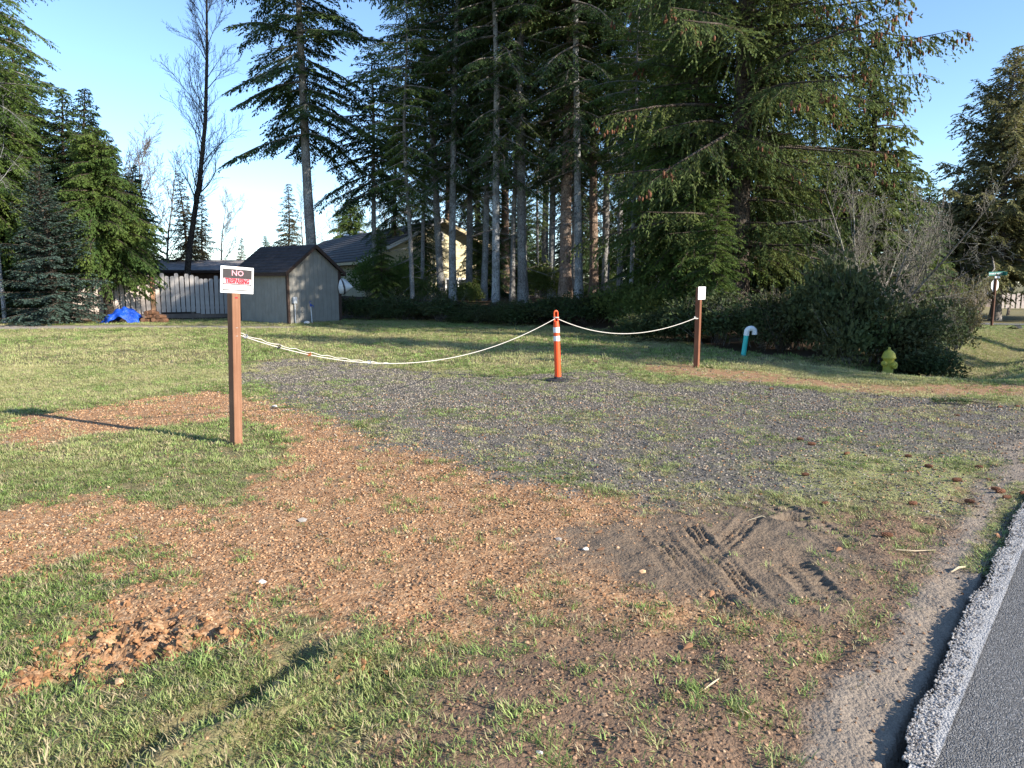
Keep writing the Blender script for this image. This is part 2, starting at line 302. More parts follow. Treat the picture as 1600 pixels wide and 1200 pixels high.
class MB:
    def __init__(s): s.V=[];s.F=[];s.MI=[];s.mi=0
    def add(s,V,Fs):
        n=len(s.V); s.V+= [tuple(v) for v in V]; s.F+=[tuple(i+n for i in f) for f in Fs]; s.MI+=[s.mi]*len(Fs); return s
    def box(s,c,sz,rz=0,bev=0.0,tilt=None):
        x,y,z=[a/2 for a in sz]; b=min(bev,x*.9,y*.9,z*.9)
        Mx=Matrix.Translation(c)@Matrix.Rotation(rz,4,'Z')
        if tilt: Mx=Mx@Euler(tilt).to_matrix().to_4x4()
        if b<=0:
            V=[(i*x,j*y,k*z) for k in (-1,1) for j in (-1,1) for i in (-1,1)]
            Fs=[(0,2,3,1),(4,5,7,6),(0,1,5,4),(2,6,7,3),(0,4,6,2),(1,3,7,5)]
        else:
            V=[];Fs=[]
            def ring(zz,xx,yy,cc): return [(xx-cc,-yy,zz),(xx,-yy+cc,zz),(xx,yy-cc,zz),(xx-cc,yy,zz),(-xx+cc,yy,zz),(-xx,yy-cc,zz),(-xx,-yy+cc,zz),(-xx+cc,-yy,zz)]
            V=ring(-z,x-b,y-b,b*.5)+ring(-z+b,x,y,b)+ring(z-b,x,y,b)+ring(z,x-b,y-b,b*.5)
            for r in range(3):
                for i in range(8): j=(i+1)%8; Fs.append((r*8+i,r*8+j,r*8+8+j,r*8+8+i))
            Fs.append(tuple(range(7,-1,-1))); Fs.append(tuple(range(24,32)))
        return s.add([Mx@Vector(v) for v in V],Fs)
    def lathe(s,prof,n=20,c=(0,0,0),ax=None):
        Q=Matrix.Translation(c)@(Vector(ax).to_track_quat('Z','Y').to_matrix().to_4x4() if ax else Matrix())
        V=[];Fs=[]
        for (r,z) in prof:
            for i in range(n): a=2*math.pi*i/n; V.append(Q@Vector((r*math.cos(a),r*math.sin(a),z)))
        for k in range(len(prof)-1):
            for i in range(n): j=(i+1)%n; Fs.append((k*n+i,k*n+j,k*n+n+j,k*n+n+i))
        Fs.append(tuple(range(n-1,-1,-1))); Fs.append(tuple(range((len(prof)-1)*n,len(prof)*n)))
        return s.add(V,Fs)
    def tube(s,pts,r,n=8,closed=False,caps=True):
        pts=[Vector(p) for p in pts]; N=len(pts); V=[];Fs=[]; up=None
        for i,p in enumerate(pts):
            if closed: t=(pts[(i+1)%N]-pts[i-1]).normalized()
            else: t=(pts[min(i+1,N-1)]-pts[max(i-1,0)]).normalized()
            if up is None: up=t.orthogonal().normalized()
            else: up=(up-t*up.dot(t)).normalized()
            w=t.cross(up); rr=r[i] if isinstance(r,(list,tuple)) else r
            for k in range(n): a=2*math.pi*k/n; V.append(p+(up*math.cos(a)+w*math.sin(a))*rr)
        for i in range(N if closed else N-1):
            i2=(i+1)%N
            for k in range(n): k2=(k+1)%n; Fs.append((i*n+k,i*n+k2,i2*n+k2,i2*n+k))
        if caps and not closed: Fs.append(tuple(range(n-1,-1,-1))); Fs.append(tuple(range((N-1)*n,N*n)))
        return s.add(V,Fs)
    def prism(s,poly,d):        # poly: list of 3D points, d: extrusion vector
        n=len(poly); d=Vector(d); V=[Vector(p) for p in poly]+[Vector(p)+d for p in poly]
        Fs=[tuple(range(n-1,-1,-1)),tuple(range(n,2*n))]+[(i,(i+1)%n,n+(i+1)%n,n+i) for i in range(n)]
        return s.add(V,Fs)
    def mesh(s,name,mats,smooth=False):
        me=bpy.data.meshes.new(name); me.from_pydata(s.V,[],s.F)
        for m in (mats if isinstance(mats,(list,tuple)) else [mats]): me.materials.append(m)
        me.polygons.foreach_set('material_index',s.MI)
        if smooth:
            me.polygons.foreach_set('use_smooth',[True]*len(s.F)); 
            try: me.set_sharp_from_angle(angle=R(38))
            except Exception: pass
        me.update()
        import bmesh
        bm=bmesh.new(); bm.from_mesh(me); bmesh.ops.recalc_face_normals(bm,faces=bm.faces); bm.to_mesh(me); bm.free()
        return me
    def build(s,name,mats,parent=None,smooth=False): return mo(name,s.mesh(name,mats,smooth),parent)
def tubes(P0,P1,R0,R1,k=4):
    P0=np.asarray(P0,float);P1=np.asarray(P1,float);R0=np.asarray(R0,float);R1=np.asarray(R1,float)
    D=P1-P0; D/=np.linalg.norm(D,axis=1,keepdims=True)+1e-9
    A=np.where(np.abs(D[:,2:3])<.9,np.array([[0,0,1.]]),np.array([[1.,0,0]])); U=np.cross(D,A); U/=np.linalg.norm(U,axis=1,keepdims=True); Wv=np.cross(D,U)
    n=len(P0); V=np.zeros((n,2,k,3)); 
    for i in range(k):
        a=2*math.pi*i/k; o=U*math.cos(a)+Wv*math.sin(a)
        V[:,0,i]=P0+o*R0[:,None]; V[:,1,i]=P1+o*R1[:,None]
    b=(np.arange(n)*2*k)[:,None]; Fs=[]
    for i in range(k): j=(i+1)%k; Fs.append(np.concatenate([b+i,b+j,b+k+j,b+k+i],1))
    return V.reshape(-1,3),np.concatenate(Fs)
def leaves(P,D,N,L,Wd,tint,base=.0,mid=.45):
    D=D/(np.linalg.norm(D,axis=1,keepdims=True)+1e-9); S=np.cross(D,N); S/=np.linalg.norm(S,axis=1,keepdims=True)+1e-9
    L=L[:,None]; Wd=Wd[:,None]
    V=np.stack([P,P+D*L*mid+S*Wd*.5,P+D*L,P+D*L*mid-S*Wd*.5],1).reshape(-1,3)
    f=np.arange(len(P)*4).reshape(-1,4); return V,f,np.repeat(tint,4)
# ------------------------------------------------------------------ conifer generator
def conifer(seed,H,hb,Rr,prof,nbr,trunk_r,e0=(-8,30),droop=.35,upt=0.0,hang=(.2,.6),twl=.22,tww=.075,lsp=.15,tsp=.06,lmax=1.0,bend=.25,dead=0,lean=(0,0),azb=None,fol='f_spruce',bark='b_grey',curtain=0.0,lens=(.6,1.1),cones=0,gaps=0.0,zcut=None):
    r=RS(seed)
    # trunk
    nz=max(8,int(H/1.1)); zs=np.linspace(0,H,nz); ph=r.rand(4)*6.28
    def axis(z): 
        t=np.asarray(z)/H
        return np.stack([lean[0]*z+bend*np.sin(t*5+ph[0])*t+bend*.4*np.sin(t*11+ph[1])*t, lean[1]*z+bend*np.sin(t*4+ph[2])*t, z],-1)
    def rad(z): return trunk_r*(np.clip(1-np.asarray(z)/H,0.0,1))**.75+.012+trunk_r*.45*np.exp(-np.asarray(z)/.35)
    k=10; C=axis(zs); rr=rad(zs); a=np.arange(k)*2*math.pi/k
    wob=1+.07*np.sin(a[None]*3+zs[:,None]*.8+ph[3])
    V=np.zeros((nz,k,3)); V[:,:,0]=C[:,None,0]+np.cos(a)*rr[:,None]*wob; V[:,:,1]=C[:,None,1]+np.sin(a)*rr[:,None]*wob; V[:,:,2]=zs[:,None]
    Fs=[]; 
    for i in range(nz-1):
        for j in range(k): Fs.append((i*k+j,i*k+(j+1)%k,(i+1)*k+(j+1)%k,(i+1)*k+j))
    trunk=np_mesh('trunk',V.reshape(-1,3),np.array(Fs),M[bark],smooth=True)
    # primary branches
    t=np.sort((np.arange(nbr)+r.rand(nbr)*1.4)/nbr).clip(0,.995)
    if gaps: 
        keep=vn(t*9,t*0,seed)>gaps*.6; t=t[keep]
    n=len(t); z=hb+t*(H-hb); az=np.arange(n)*2.39996+r.rand(n)*.9
    if azb is not None: az=np.where(r.rand(n)<azb[1],azb[0]+r.randn(n)*azb[2],az)
    L=Rr*prof(t)*(lens[0]+(lens[1]-lens[0])*r.rand(n))+.12
    e=np.radians(e0[0]+(e0[1]-e0[0])*t+r.randn(n)*7)
    dr=droop*(.7+.6*r.rand(n)); base=axis(z); bt=r.rand(n)
    def bp(i,s):
        ct=np.cos(e[i])*L[i]*s; d=np.stack([np.cos(az[i]),np.sin(az[i])],-1)
        zz=L[i]*(np.sin(e[i])*s-dr[i]*s*s+upt*s**3)
        w=.06*L[i]*np.sin(s*5+az[i]*3)
        return base[i]+np.stack([d[:,0]*ct-d[:,1]*w,d[:,1]*ct+d[:,0]*w,zz],-1)
    P0=[];P1=[];R0=[];R1=[]; idx=np.arange(n); S=[0,.18,.38,.6,.8,1.0]
    for a0,a1 in zip(S[:-1],S[1:]):
        P0.append(bp(idx,np.full(n,a0)));P1.append(bp(idx,np.full(n,a1)))
        R0.append((.010+.013*L)*(1-a0)+.003);R1.append((.010+.013*L)*(1-a1)+.003)
    # branchlets
    cnt=np.maximum(3,(L/lsp).astype(int)); bi=np.repeat(idx,cnt); j=np.concatenate([np.arange(c) for c in cnt]); c2=np.repeat(cnt,cnt)
    s=(.10+.9*(j+r.rand(len(j))*.8)/c2).clip(0,1); 
    bi=np.tile(bi,2); side=np.repeat([1,-1],len(s)); s=np.tile(s,2)
    p=bp(bi,s); ang=(np.radians(65)-np.radians(35)*s+r.randn(len(s))*.18)*side; ba=az[bi]+ang
    l=np.minimum(lmax,.15+.46*L[bi]*(1-.8*s))*(.25+1.0*r.rand(len(s)))
    hg=hang[0]+(hang[1]-hang[0])*r.rand(len(s)); cu=r.rand(len(s))<curtain; hg=np.where(cu,2.2+2*r.rand(len(s)),hg)
    slope=np.sin(e[bi])-2*dr[bi]*s
    bd=np.stack([np.cos(ba),np.sin(ba),-hg+.5*slope],-1); bd/=np.linalg.norm(bd,axis=1,keepdims=True)
    P0.append(p);P1.append(p+bd*l[:,None]*.8);R0.append(np.full(len(p),.006));R1.append(np.full(len(p),.002))
    q=[np.concatenate(x) for x in (P0,P1,R0,R1)]
    nb_=n*5
    V1,F1=tubes(q[0][:nb_],q[1][:nb_],q[2][:nb_],q[3][:nb_],4); V2,F2=tubes(q[0][nb_:],q[1][nb_:],q[2][nb_:],q[3][nb_:],3)
    Vs=[V1,V2];Fss=[F1,F2+len(V1)]
    if dead:
        zd=.8+(hb+1.5-.8)*r.rand(dead)**.6; ad=r.rand(dead)*6.28; ld=.35+1.5*r.rand(dead)**1.5
        pd=axis(zd); dd=np.stack([np.cos(ad),np.sin(ad),-.15-.25*r.rand(dead)],-1); p1=pd+dd*ld[:,None]*.55; p2=p1+(dd+np.stack([0*ad,0*ad,-.2+.35*r.rand(dead)],-1))*ld[:,None]*.5
        a0=[pd,p1];a1=[p1,p2];b0=[.008+.010*ld,.005+.004*ld];b1=[.005+.004*ld,.002+0*ld]
        for q2 in range(4):
            tt=.25+.6*r.rand(dead); pp=pd+(p2-pd)*tt[:,None]; aa=ad+(r.rand(dead)-.5)*2.4; a0.append(pp);a1.append(pp+np.stack([np.cos(aa),np.sin(aa),-.5+.4*r.rand(dead)],-1)*(ld*.3)[:,None]);b0.append(.004+0*ld);b1.append(.0015+0*ld)
        V3,F3=tubes(np.concatenate(a0),np.concatenate(a1),np.concatenate(b0),np.concatenate(b1),3)
        off=sum(len(v) for v in Vs); Vs.append(V3);Fss.append(F3+off)
    branches=np_mesh('branches',np.concatenate(Vs),np.concatenate(Fss),M[bark if bark!='b_pale' else 'b_twig'])
    # needles twigs
    kc=np.maximum(2,(l/tsp).astype(int)); ti=np.repeat(np.arange(len(l)),kc); jj=np.concatenate([np.arange(c) for c in kc]); u=((jj+r.rand(len(jj)))/np.repeat(kc,kc)).clip(0,1)
    P=p[ti]+bd[ti]*(l[ti]*u)[:,None]; P[:,2]-=.10*l[ti]*u*u
    sd=np.where(jj%2==0,1,-1)*(.35+.75*r.rand(len(jj)))
    D=bd[ti].copy(); c,s_=np.cos(sd),np.sin(sd); D=np.stack([D[:,0]*c-D[:,1]*s_,D[:,0]*s_+D[:,1]*c,D[:,2]-.12+.25*r.randn(len(sd))],-1)
    N=np.stack([r.randn(len(sd))*.55,r.randn(len(sd))*.55,np.ones(len(sd))],-1)
    LL=twl*(.6+.7*r.rand(len(sd)))*(1-.3*u); WW=tww*(.7+.6*r.rand(len(sd)))
    tn=(.35*bt[bi][ti]+.25*r.rand(len(l))[ti]+.4*r.rand(len(sd)))
    V,f,tt=leaves(P,D,N,LL,WW,tn)
    crown=np_mesh('crown',V,f,M[fol],tint=tt)
    res=dict(trunk=trunk,branches=branches,crown=crown)
    if cones:
        sel=np.where((s>.72)&(t[bi]>.12)&(L[bi]>Rr*.45))[0]; sel=sel[r.permutation(len(sel))[:cones//3]]
        cp=np.repeat(p[sel]+bd[sel]*(l[sel]*.6)[:,None],3,0)+r.randn(len(sel)*3,3)*np.array([.12,.12,.07]); m=len(cp)
        ic=np.array([(0,0,.0),(.022,0,-.03),(0,.022,-.03),(-.022,0,-.03),(0,-.022,-.03),(.018,0,-.075),(0,.018,-.075),(-.018,0,-.075),(0,-.018,-.075),(0,0,-.1)])
        tri=[(0,1,2),(0,2,3),(0,3,4),(0,4,1),(9,6,5),(9,7,6),(9,8,7),(9,5,8)]; qd=[(1,5,6,2),(2,6,7,3),(3,7,8,4),(4,8,5,1)]
        V=(cp[:,None]+ic[None]*(1.2+.6*r.rand(m,1,1))).reshape(-1,3); b=(np.arange(m)*10)[:,None,None]
        res['cones']=np_mesh('cones',V,[(np.array(tri)[None]+b).reshape(-1,3),(np.array(qd)[None]+b).reshape(-1,4)],M['cone'])
    return res
M['cone']=simple('cone_scales',(.15,.065,.035),.8,.2,.4,30)
def tree(name,meshes,x,y,label,rz=0,sc=1,group=None,cat='tree',dz=-.08):
    o=empty(name,(x,y,H1(x,y)+dz),rz,label,cat,group); o.rotation_euler=(random.gauss(0,.016),random.gauss(0,.016),rz) if name=='conifer_tree' else (0,R(1.5) if name=='bare_alder_tree' else 0,rz); o.scale=(sc,sc,sc) if not isinstance(sc,tuple) else sc
    for k in ('trunk','branches','crown','cones'):
        if k in meshes:
            c=mo(k,meshes[k],o)
            if k=='cones': c['kind']='stuff'
    return o
# ------------------------------------------------------------------ bare tree generator
def bare(seed,H,r0,lean=(0,0),lv=4,kids=(6,6,5,4),spread=.7,up=.25,base=.3,bark='b_twig',multi=1,fan=0.0,dirb=(0,0),minr=.0022,lf=.55,rk=.5,lf1=None):
    r=RS(seed); S=[]
    def grow(p,d,L,rad,level,smin):
        n=6 if level==0 else 4; pts=[p.copy()]; q=p.copy(); dd=d.copy(); rr=[rad]
        for i in range(n):
            dd=dd+r.randn(3)*(.07 if level==0 else .16); dd[2]+=up*(.10 if level else .02); dd/=np.linalg.norm(dd)
            q2=q+dd*L/n; r2=rad*(1-(i+1)/n*.85); r2=max(r2,minr*.6); S.append((q,q2,rr[-1],r2,level)); rr.append(r2); q=q2; pts.append(q)
        if level<lv-1:
            m=kids[level]; m=int(m*(.8+.5*r.rand()))
            for i in range(m):
                s=smin+(1-smin)*((i+r.rand())/m); s=min(s,.98); k=int(s*n); fr=s*n-k; pp=pts[k]*(1-fr)+pts[min(k+1,n)]*fr
                dr=(pts[min(k+1,n)]-pts[k]); dr/=np.linalg.norm(dr)+1e-9
                a=r.rand()*6.28; o=np.cross(dr,[math.cos(a),math.sin(a),.3]); o/=np.linalg.norm(o)+1e-9
                nd=dr*(1-spread*.45)+o*spread*(.8+.4*r.rand()); nd[2]+=up; nd[0]+=dirb[0]*.3; nd[1]+=dirb[1]*.3; nd/=np.linalg.norm(nd)
                grow(pp,nd,L*(lf if level==0 or lf1 is None else lf1)*(1.15-.6*s)*(.7+.5*r.rand()),max(rad*(1-s*.8)*rk,minr),level+1,.15)
    for k in range(multi):
        a=r.rand()*6.28; d=np.array([lean[0]+fan*math.cos(a)+dirb[0],lean[1]+fan*math.sin(a)+dirb[1],1.0]); d/=np.linalg.norm(d)
        grow(np.array([.12*fan*math.cos(a),.12*fan*math.sin(a),0.]),d,H*(1 if multi==1 else .7+.3*r.rand()),r0,0,base)
    A=[x for x in S if x[4]==0]; B=[x for x in S if x[4]>0]
    V,Fq=tubes(*[np.array([x[i] for x in A]) for i in range(4)],8); tr=np_mesh('trunk',V,Fq,M[bark],smooth=True)
    V,Fq=tubes(*[np.array([x[i] for x in B]) for i in range(4)],3); br=np_mesh('branches',V,Fq,M[bark])
    return dict(trunk=tr,branches=br)
# ------------------------------------------------------------------ bush generator
def bush(seed,w,d,h,n,leaf=.07,mat='l_dark',clumps=14,twigs=120,stem='b_twig',up=.2):
    r=RS(seed); c=np.stack([(r.rand(clumps)-.5)*w*.72,(r.rand(clumps)-.5)*d*.72,h*(.25+.5*r.rand(clumps))],-1)
    ee=1-((c[:,0]/w*2)**2+(c[:,1]/d*2)**2)*.45; c[:,2]*=ee; cr=(.30+.22*r.rand(clumps))*min(h,max(w,d)*.6)
    i=r.randint(0,clumps,n); v=r.randn(n,3); v/=np.linalg.norm(v,axis=1,keepdims=True); v[:,2]=np.abs(v[:,2])*.9-.25*(r.rand(n)<.5)
    rad=(.55+.5*r.rand(n)**.6)*(1+.22*np.sin(v[:,0]*7+i)*np.cos(v[:,1]*6+v[:,2]*5))
    P=c[i]+v*(cr[i]*rad)[:,None]; P[:,2]=np.maximum(P[:,2],.02+.25*r.rand(n))
    D=v*.6+r.randn(n,3)*.6; D[:,2]+=up; N=v+r.randn(n,3)*.7
    ns=26; si=r.randint(0,clumps,ns); sv=r.randn(ns,3)*np.array([1,1,.5]); sv[:,2]=np.abs(sv[:,2])+.55; sv/=np.linalg.norm(sv,axis=1,keepdims=True); s0=c[si]+sv*cr[si][:,None]*.7; s1=s0+sv*(.25+.40*r.rand(ns))[:,None]*min(1,h/1.4)
    k2=26; u=np.tile(np.linspace(0,1,k2),ns); j=np.repeat(np.arange(ns),k2); PS=s0[j]+(s1-s0)[j]*u[:,None]; DS=sv[j]*.4+r.randn(ns*k2,3)*.7
    P=np.concatenate([P,PS]); D=np.concatenate([D,DS]); N=np.concatenate([N,r.randn(ns*k2,3)+np.array([0,0,1.])]); i=np.concatenate([i,si[j]]); n=len(P)
    szv=(.45+1.0*r.rand(n)); V,f,t=leaves(P,D,N,leaf*szv,leaf*.55*szv*(.7+.5*r.rand(n)),.55*r.rand(clumps)[i]+.45*r.rand(n))
    fol=np_mesh('leaves',V,f,M[mat],tint=t)
    k=twigs; i=r.randint(0,clumps,k); v=r.randn(k,3); v[:,2]=np.abs(v[:,2])+.3; v/=np.linalg.norm(v,axis=1,keepdims=True)
    p0=c[i]*np.array([.5,.5,.1]); p0=np.concatenate([p0,s0]); p1=np.concatenate([c[i]+v*(cr[i]*.6)[:,None],(s0+s1)/2]); kk=k+ns; p2_=c[i]+v*(cr[i]*(1.0+.45*r.rand(k)))[:,None]+r.randn(k,3)*.08
    p2=np.concatenate([p2_,s1]); k=kk
    V,Fq=tubes(np.concatenate([p0,p1]),np.concatenate([p1,p2]),np.concatenate([np.full(k,.010),np.full(k,.006)]),np.concatenate([np.full(k,.006),np.full(k,.002)]),3)
    return dict(stems=np_mesh('stems',V,Fq,M[stem]),leaves=fol)
def put_bush(name,me,x,y,label,rz=0,sc=1,cat='bush',group=None):
    o=empty(name,(x,y,H1(x,y)-.03),rz,label,cat,group); o.scale=(sc,sc,sc) if not isinstance(sc,tuple) else sc
    for k in me: mo(k,me[k],o)
    return o
# ================================================================== GROUND
def lines(lo,hi,a,b,fa,fb,fd,nd,g):
    xs=[a]
    while xs[-1]<b-1e-6: x=xs[-1]; xs.append(x+(fd if fa<=x<fb else nd))
    st=nd
    while xs[-1]<hi: st*=g; xs.append(xs[-1]+st)
    L=[a]; st=nd
    while L[-1]>lo: st*=g; L.append(L[-1]-st)
    return np.array(L[:0:-1]+xs)
xs=lines(-500,500,-3.4,4.4,.6,2.8,.013,.030,1.045); ys=lines(-60,700,1.9,7.4,3.6,5.2,.013,.027,1.045)
Xg,Yg=np.meshgrid(xs,ys); Xf=Xg.ravel();Yf=Yg.ravel(); Zf=hgt(Xf,Yf); Z=zones(Xf,Yf)
nx=len(xs);ny=len(ys); ii=np.arange((ny-1)*nx).reshape(ny-1,nx)[:,:-1].ravel()
fq=np.stack([ii,ii+1,ii+nx+1,ii+nx],1); one=np.ones_like(Xf)
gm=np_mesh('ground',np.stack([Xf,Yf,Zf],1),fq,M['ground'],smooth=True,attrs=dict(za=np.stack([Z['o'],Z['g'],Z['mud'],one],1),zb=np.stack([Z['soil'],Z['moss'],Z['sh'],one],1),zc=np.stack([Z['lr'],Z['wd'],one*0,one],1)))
tag(mo('ground',gm),'mown lawn running into reddish gravel and grey drive beside the road',kind='structure')
# road slab with a ragged edge
def strip(name,mat,t0,t1,w0,w1,dz,nt_,nw,ragged=True,worn=False,drop=0.0):
    T=np.concatenate([np.arange(t0,6.5,.022),6.5+np.cumsum(.03*1.03**np.arange(nt_))]); T=T[T<t1]
    Wd=np.linspace(0,1,nw)**1.6; TT,WW=np.meshgrid(T,Wd,indexing='ij')
    rag=((fbm(TT*3,TT*0,91,3)-.5)*.09+(fbm(TT*14,TT*0,95,3)-.5)*.035) if ragged else 0
    q=w0+(w1-w0)*WW+rag*(1-ss(0,.25,WW))
    X=E0[0]+ED[0]*TT-EN[0]*q; Y=E0[1]+ED[1]*TT-EN[1]*q
    z=-.0265*np.clip(TT-13,0,40)+dz+(fbm(X*25,Y*25,97,2)-.5)*.008
    n1,n2=TT.shape; V=np.stack([X,Y,z],-1).reshape(-1,3); i=np.arange((n1-1)*n2).reshape(n1-1,n2)[:,:-1].ravel()
    f=np.stack([i,i+n2,i+n2+1,i+1],1)
    if drop:
        b=np.stack([X[:,0]+EN[0]*.02*(vn(TT[:,0]*30,0*TT[:,0],3)),Y[:,0]+EN[1]*.02,z[:,0]-drop],-1); off=len(V); V=np.concatenate([V,b])
        k=np.arange(n1-1); f=np.concatenate([f,np.stack([off+k,off+k+1,(k+1)*n2,k*n2],1)])
    me=np_mesh(name,V,f,mat,smooth=False)
    if worn:
        a=me.attributes.new('worn','FLOAT','POINT'); w=np.concatenate([(.25*(1-WW)+.0+.75*ss(.72,1,WW)).ravel()]+([np.full(n1,.6)] if drop else [])); a.data.foreach_set('value',w.astype(np.float32))
    return mo(name,me)
tag(strip('road',M['asphalt'],-6,120,0.0,6.6,.024,170,26,drop=.14),'grey asphalt road with a ragged broken edge',kind='structure')
tag(strip('painted_line',M['paint'],-6,120,0.0,.088,.0285,170,9,worn=True),'worn white edge line along the road',kind='structure')
# painted stones in the broken edge
rs=RS(77); n=9000; t_=rs.rand(n)**1.6*11; q_=-(-.02+.085*rs.rand(n)**1.3)-((fbm(t_*3,t_*0,91,3)-.5)*.09+(fbm(t_*14,t_*0,95,3)-.5)*.035)*.8
EDGE=(t_,q_)
# side street
def quad_strip(name,mat,P,wd,dz):
    V=[];
    for i,(x,y) in enumerate(P):
        a=P[max(i-1,0)];b=P[min(i+1,len(P)-1)]; d=np.array([b[0]-a[0],b[1]-a[1]]);d=d/np.linalg.norm(d); nn=np.array([-d[1],d[0]])
        for s_ in (-1,1): V.append((x+nn[0]*s_*wd/2,y+nn[1]*s_*wd/2))
    V=[(x,y,H1(x,y)+dz) for x,y in V]; f=[(2*i,2*i+1,2*i+3,2*i+2) for i in range(len(P)-1)]
    me=np_mesh(name,np.array(V),np.array(f),mat); return mo(name,me)
tag(quad_strip('side_street',M['asphalt'],[(20+2.0*i,46.4-.42*i) for i in range(9)],4.2,.06),'dark side street crossing beyond the stop sign',kind='structure')
# ================================================================== scattered stones, grass
def bagcoll(name,meshes):
    c=bpy.data.collections.new(name)
    for i,me in enumerate(meshes): c.objects.link(bpy.data.objects.new('%s_%02d'%(name,i),me))
    return c
def scatter(name,P,rot,scl,idx,colr,coll,label,cat=None,kind='stuff'):
    me=bpy.data.meshes.new(name); n=len(P); me.vertices.add(n); me.vertices.foreach_set('co',np.asarray(P,np.float32).ravel())
    a=me.attributes.new('rot','FLOAT_VECTOR','POINT'); a.data.foreach_set('vector',np.asarray(rot,np.float32).ravel())
    a=me.attributes.new('scl','FLOAT_VECTOR','POINT'); a.data.foreach_set('vector',np.asarray(scl,np.float32).ravel())
    a=me.attributes.new('idx','INT','POINT'); a.data.foreach_set('value',np.asarray(idx,np.int32))
    a=me.attributes.new('col','FLOAT_COLOR','POINT'); a.data.foreach_set('color',np.concatenate([colr,np.ones((n,1))],1).astype(np.float32).ravel())
    ng=bpy.data.node_groups.new(name+'_nodes','GeometryNodeTree')
    ng.interface.new_socket('Geometry',in_out='INPUT',socket_type='NodeSocketGeometry'); ng.interface.new_socket('Geometry',in_out='OUTPUT',socket_type='NodeSocketGeometry')
    N=ng.nodes; gi=N.new('NodeGroupInput'); go=N.new('NodeGroupOutput'); ip=N.new('GeometryNodeInstanceOnPoints'); ci=N.new('GeometryNodeCollectionInfo')
    ci.inputs[0].default_value=coll; ci.inputs[1].default_value=True; ci.inputs[2].default_value=True; ip.inputs['Pick Instance'].default_value=True
    def na(nm,ty): x=N.new('GeometryNodeInputNamedAttribute'); x.data_type=ty; x.inputs[0].default_value=nm; return x.outputs[0]
    Lk=ng.links.new
    Lk(gi.outputs[0],ip.inputs['Points']); Lk(ci.outputs[0],ip.inputs['Instance']); Lk(na('idx','INT'),ip.inputs['Instance Index'])
    e2r=N.new('FunctionNodeEulerToRotation'); Lk(na('rot','FLOAT_VECTOR'),e2r.inputs[0]); Lk(e2r.outputs[0],ip.inputs['Rotation']); Lk(na('scl','FLOAT_VECTOR'),ip.inputs['Scale'])
    Lk(ip.outputs[0],go.inputs[0])
    o=mo(name,me); md=o.modifiers.new('scatter','NODES'); md.node_group=ng
    return tag(o,label,None,None,kind)
def rock_mesh(seed,mat):
    import bmesh
    r=RS(seed); bm=bmesh.new(); bmesh.ops.create_icosphere(bm,subdivisions=1,radius=1)
    for v in bm.verts: v.co=Vector((v.co.x,v.co.y*(.7+.2*r.rand()),v.co.z*.62))*(0.72+.55*r.rand())
    me=bpy.data.meshes.new('pebble'); bm.to_mesh(me); bm.free(); me.materials.append(mat); return me
M['stone']=inst_mat('gravel_stone',.92,.12,None,60)
M['blade']=inst_mat('grass_blade',.6,.25,.3)
rocks=bagcoll('pebble',[rock_mesh(i,M['stone']) for i in range(6)])
def tuft_mesh(seed,nb,rad,hgt_,wid,lean):
    r=RS(seed); n=nb; a=r.rand(n)*6.28; rr=rad*np.sqrt(r.rand(n)); b=np.stack([rr*np.cos(a),rr*np.sin(a),0*a-.006],-1)
    a2=a+r.randn(n)*.9; h=hgt_*(.45+.75*r.rand(n)); ln=lean*(.4+.9*r.rand(n))*h; d=np.stack([np.cos(a2),np.sin(a2),0*a],-1); s=np.stack([-np.sin(a2),np.cos(a2),0*a],-1)*wid*.5
    m=b+d*ln[:,None]*.35+np.array([0,0,1])*h[:,None]*.6; t=b+d*ln[:,None]+np.array([0,0,1])*h[:,None]
    V=np.stack([b-s,b+s,m+s*.8,m-s*.8,t],1).reshape(-1,3); k=(np.arange(n)*5)[:,None]
    return np_mesh('tuft',V,[np.concatenate([k,k+1,k+2,k+3],1),np.concatenate([k+3,k+2,k+4],1)],M['blade'])
tufts=bagcoll('tuft',[tuft_mesh(i,15,.038,.027,.0045,1.4) for i in range(5)])
tuftsW=bagcoll('wide_tuft',[tuft_mesh(20+i,26,.085,.032,.0075,.9) for i in range(5)])
def wedge(rs,n,y0,y1,marg=.75):
    y=np.sqrt(y0*y0+(y1*y1-y0*y0)*rs.rand(n)); x=(rs.rand(n)*2-1)*(marg*y+.6); return x,y
rs=RS(5)
# ---- reddish cinder
x,y=wedge(rs,300000,1.9,10.5); zz=zones(x,y)
p=np.clip(zz['o']*(1-zz['grass'])*(1-.97*zz['mud'])*(1-.9*zz['sh']),0,1)*(1-.9*zz['g'])+.07*zz['grass']+.34*zz['soil']*(1-zz['mud'])*(1-.8*zz['sh'])+.12*zz['g']
p=p*np.where(y>5.5,.55,1)*(.35+1.0*fbm(x*2.5,y*2.5,7,3)); k=rs.rand(len(x))<p*.92; x,y,zz=x[k],y[k],{a:b[k] for a,b in zz.items()}; n=len(x)
z=hgt(x,y); sz=.0032+.0075*rs.rand(n)**2.4; big=rs.rand(n)<.010; sz=np.where(big,sz+.005,sz); sz=sz*np.where(y>5.5,1.25,1)
t=rs.rand(n); c=np.array([.19,.090,.042])[None]*(1-t[:,None])+np.array([.52,.325,.185])[None]*t[:,None]; br=(zz['soil']*.75)[:,None]; c=c*(1-br)+br*(np.array([.13,.08,.055])*(1-t[:,None])+np.array([.34,.23,.155])*t[:,None]); dk=rs.rand(n)<.14; c[dk]*=.45; lt=rs.rand(n)<.06; c[lt]=[.48,.34,.22]
c=c*(.8+.4*fbm(x*3,y*3,9,3))[:,None]
cx=[];cy=[]
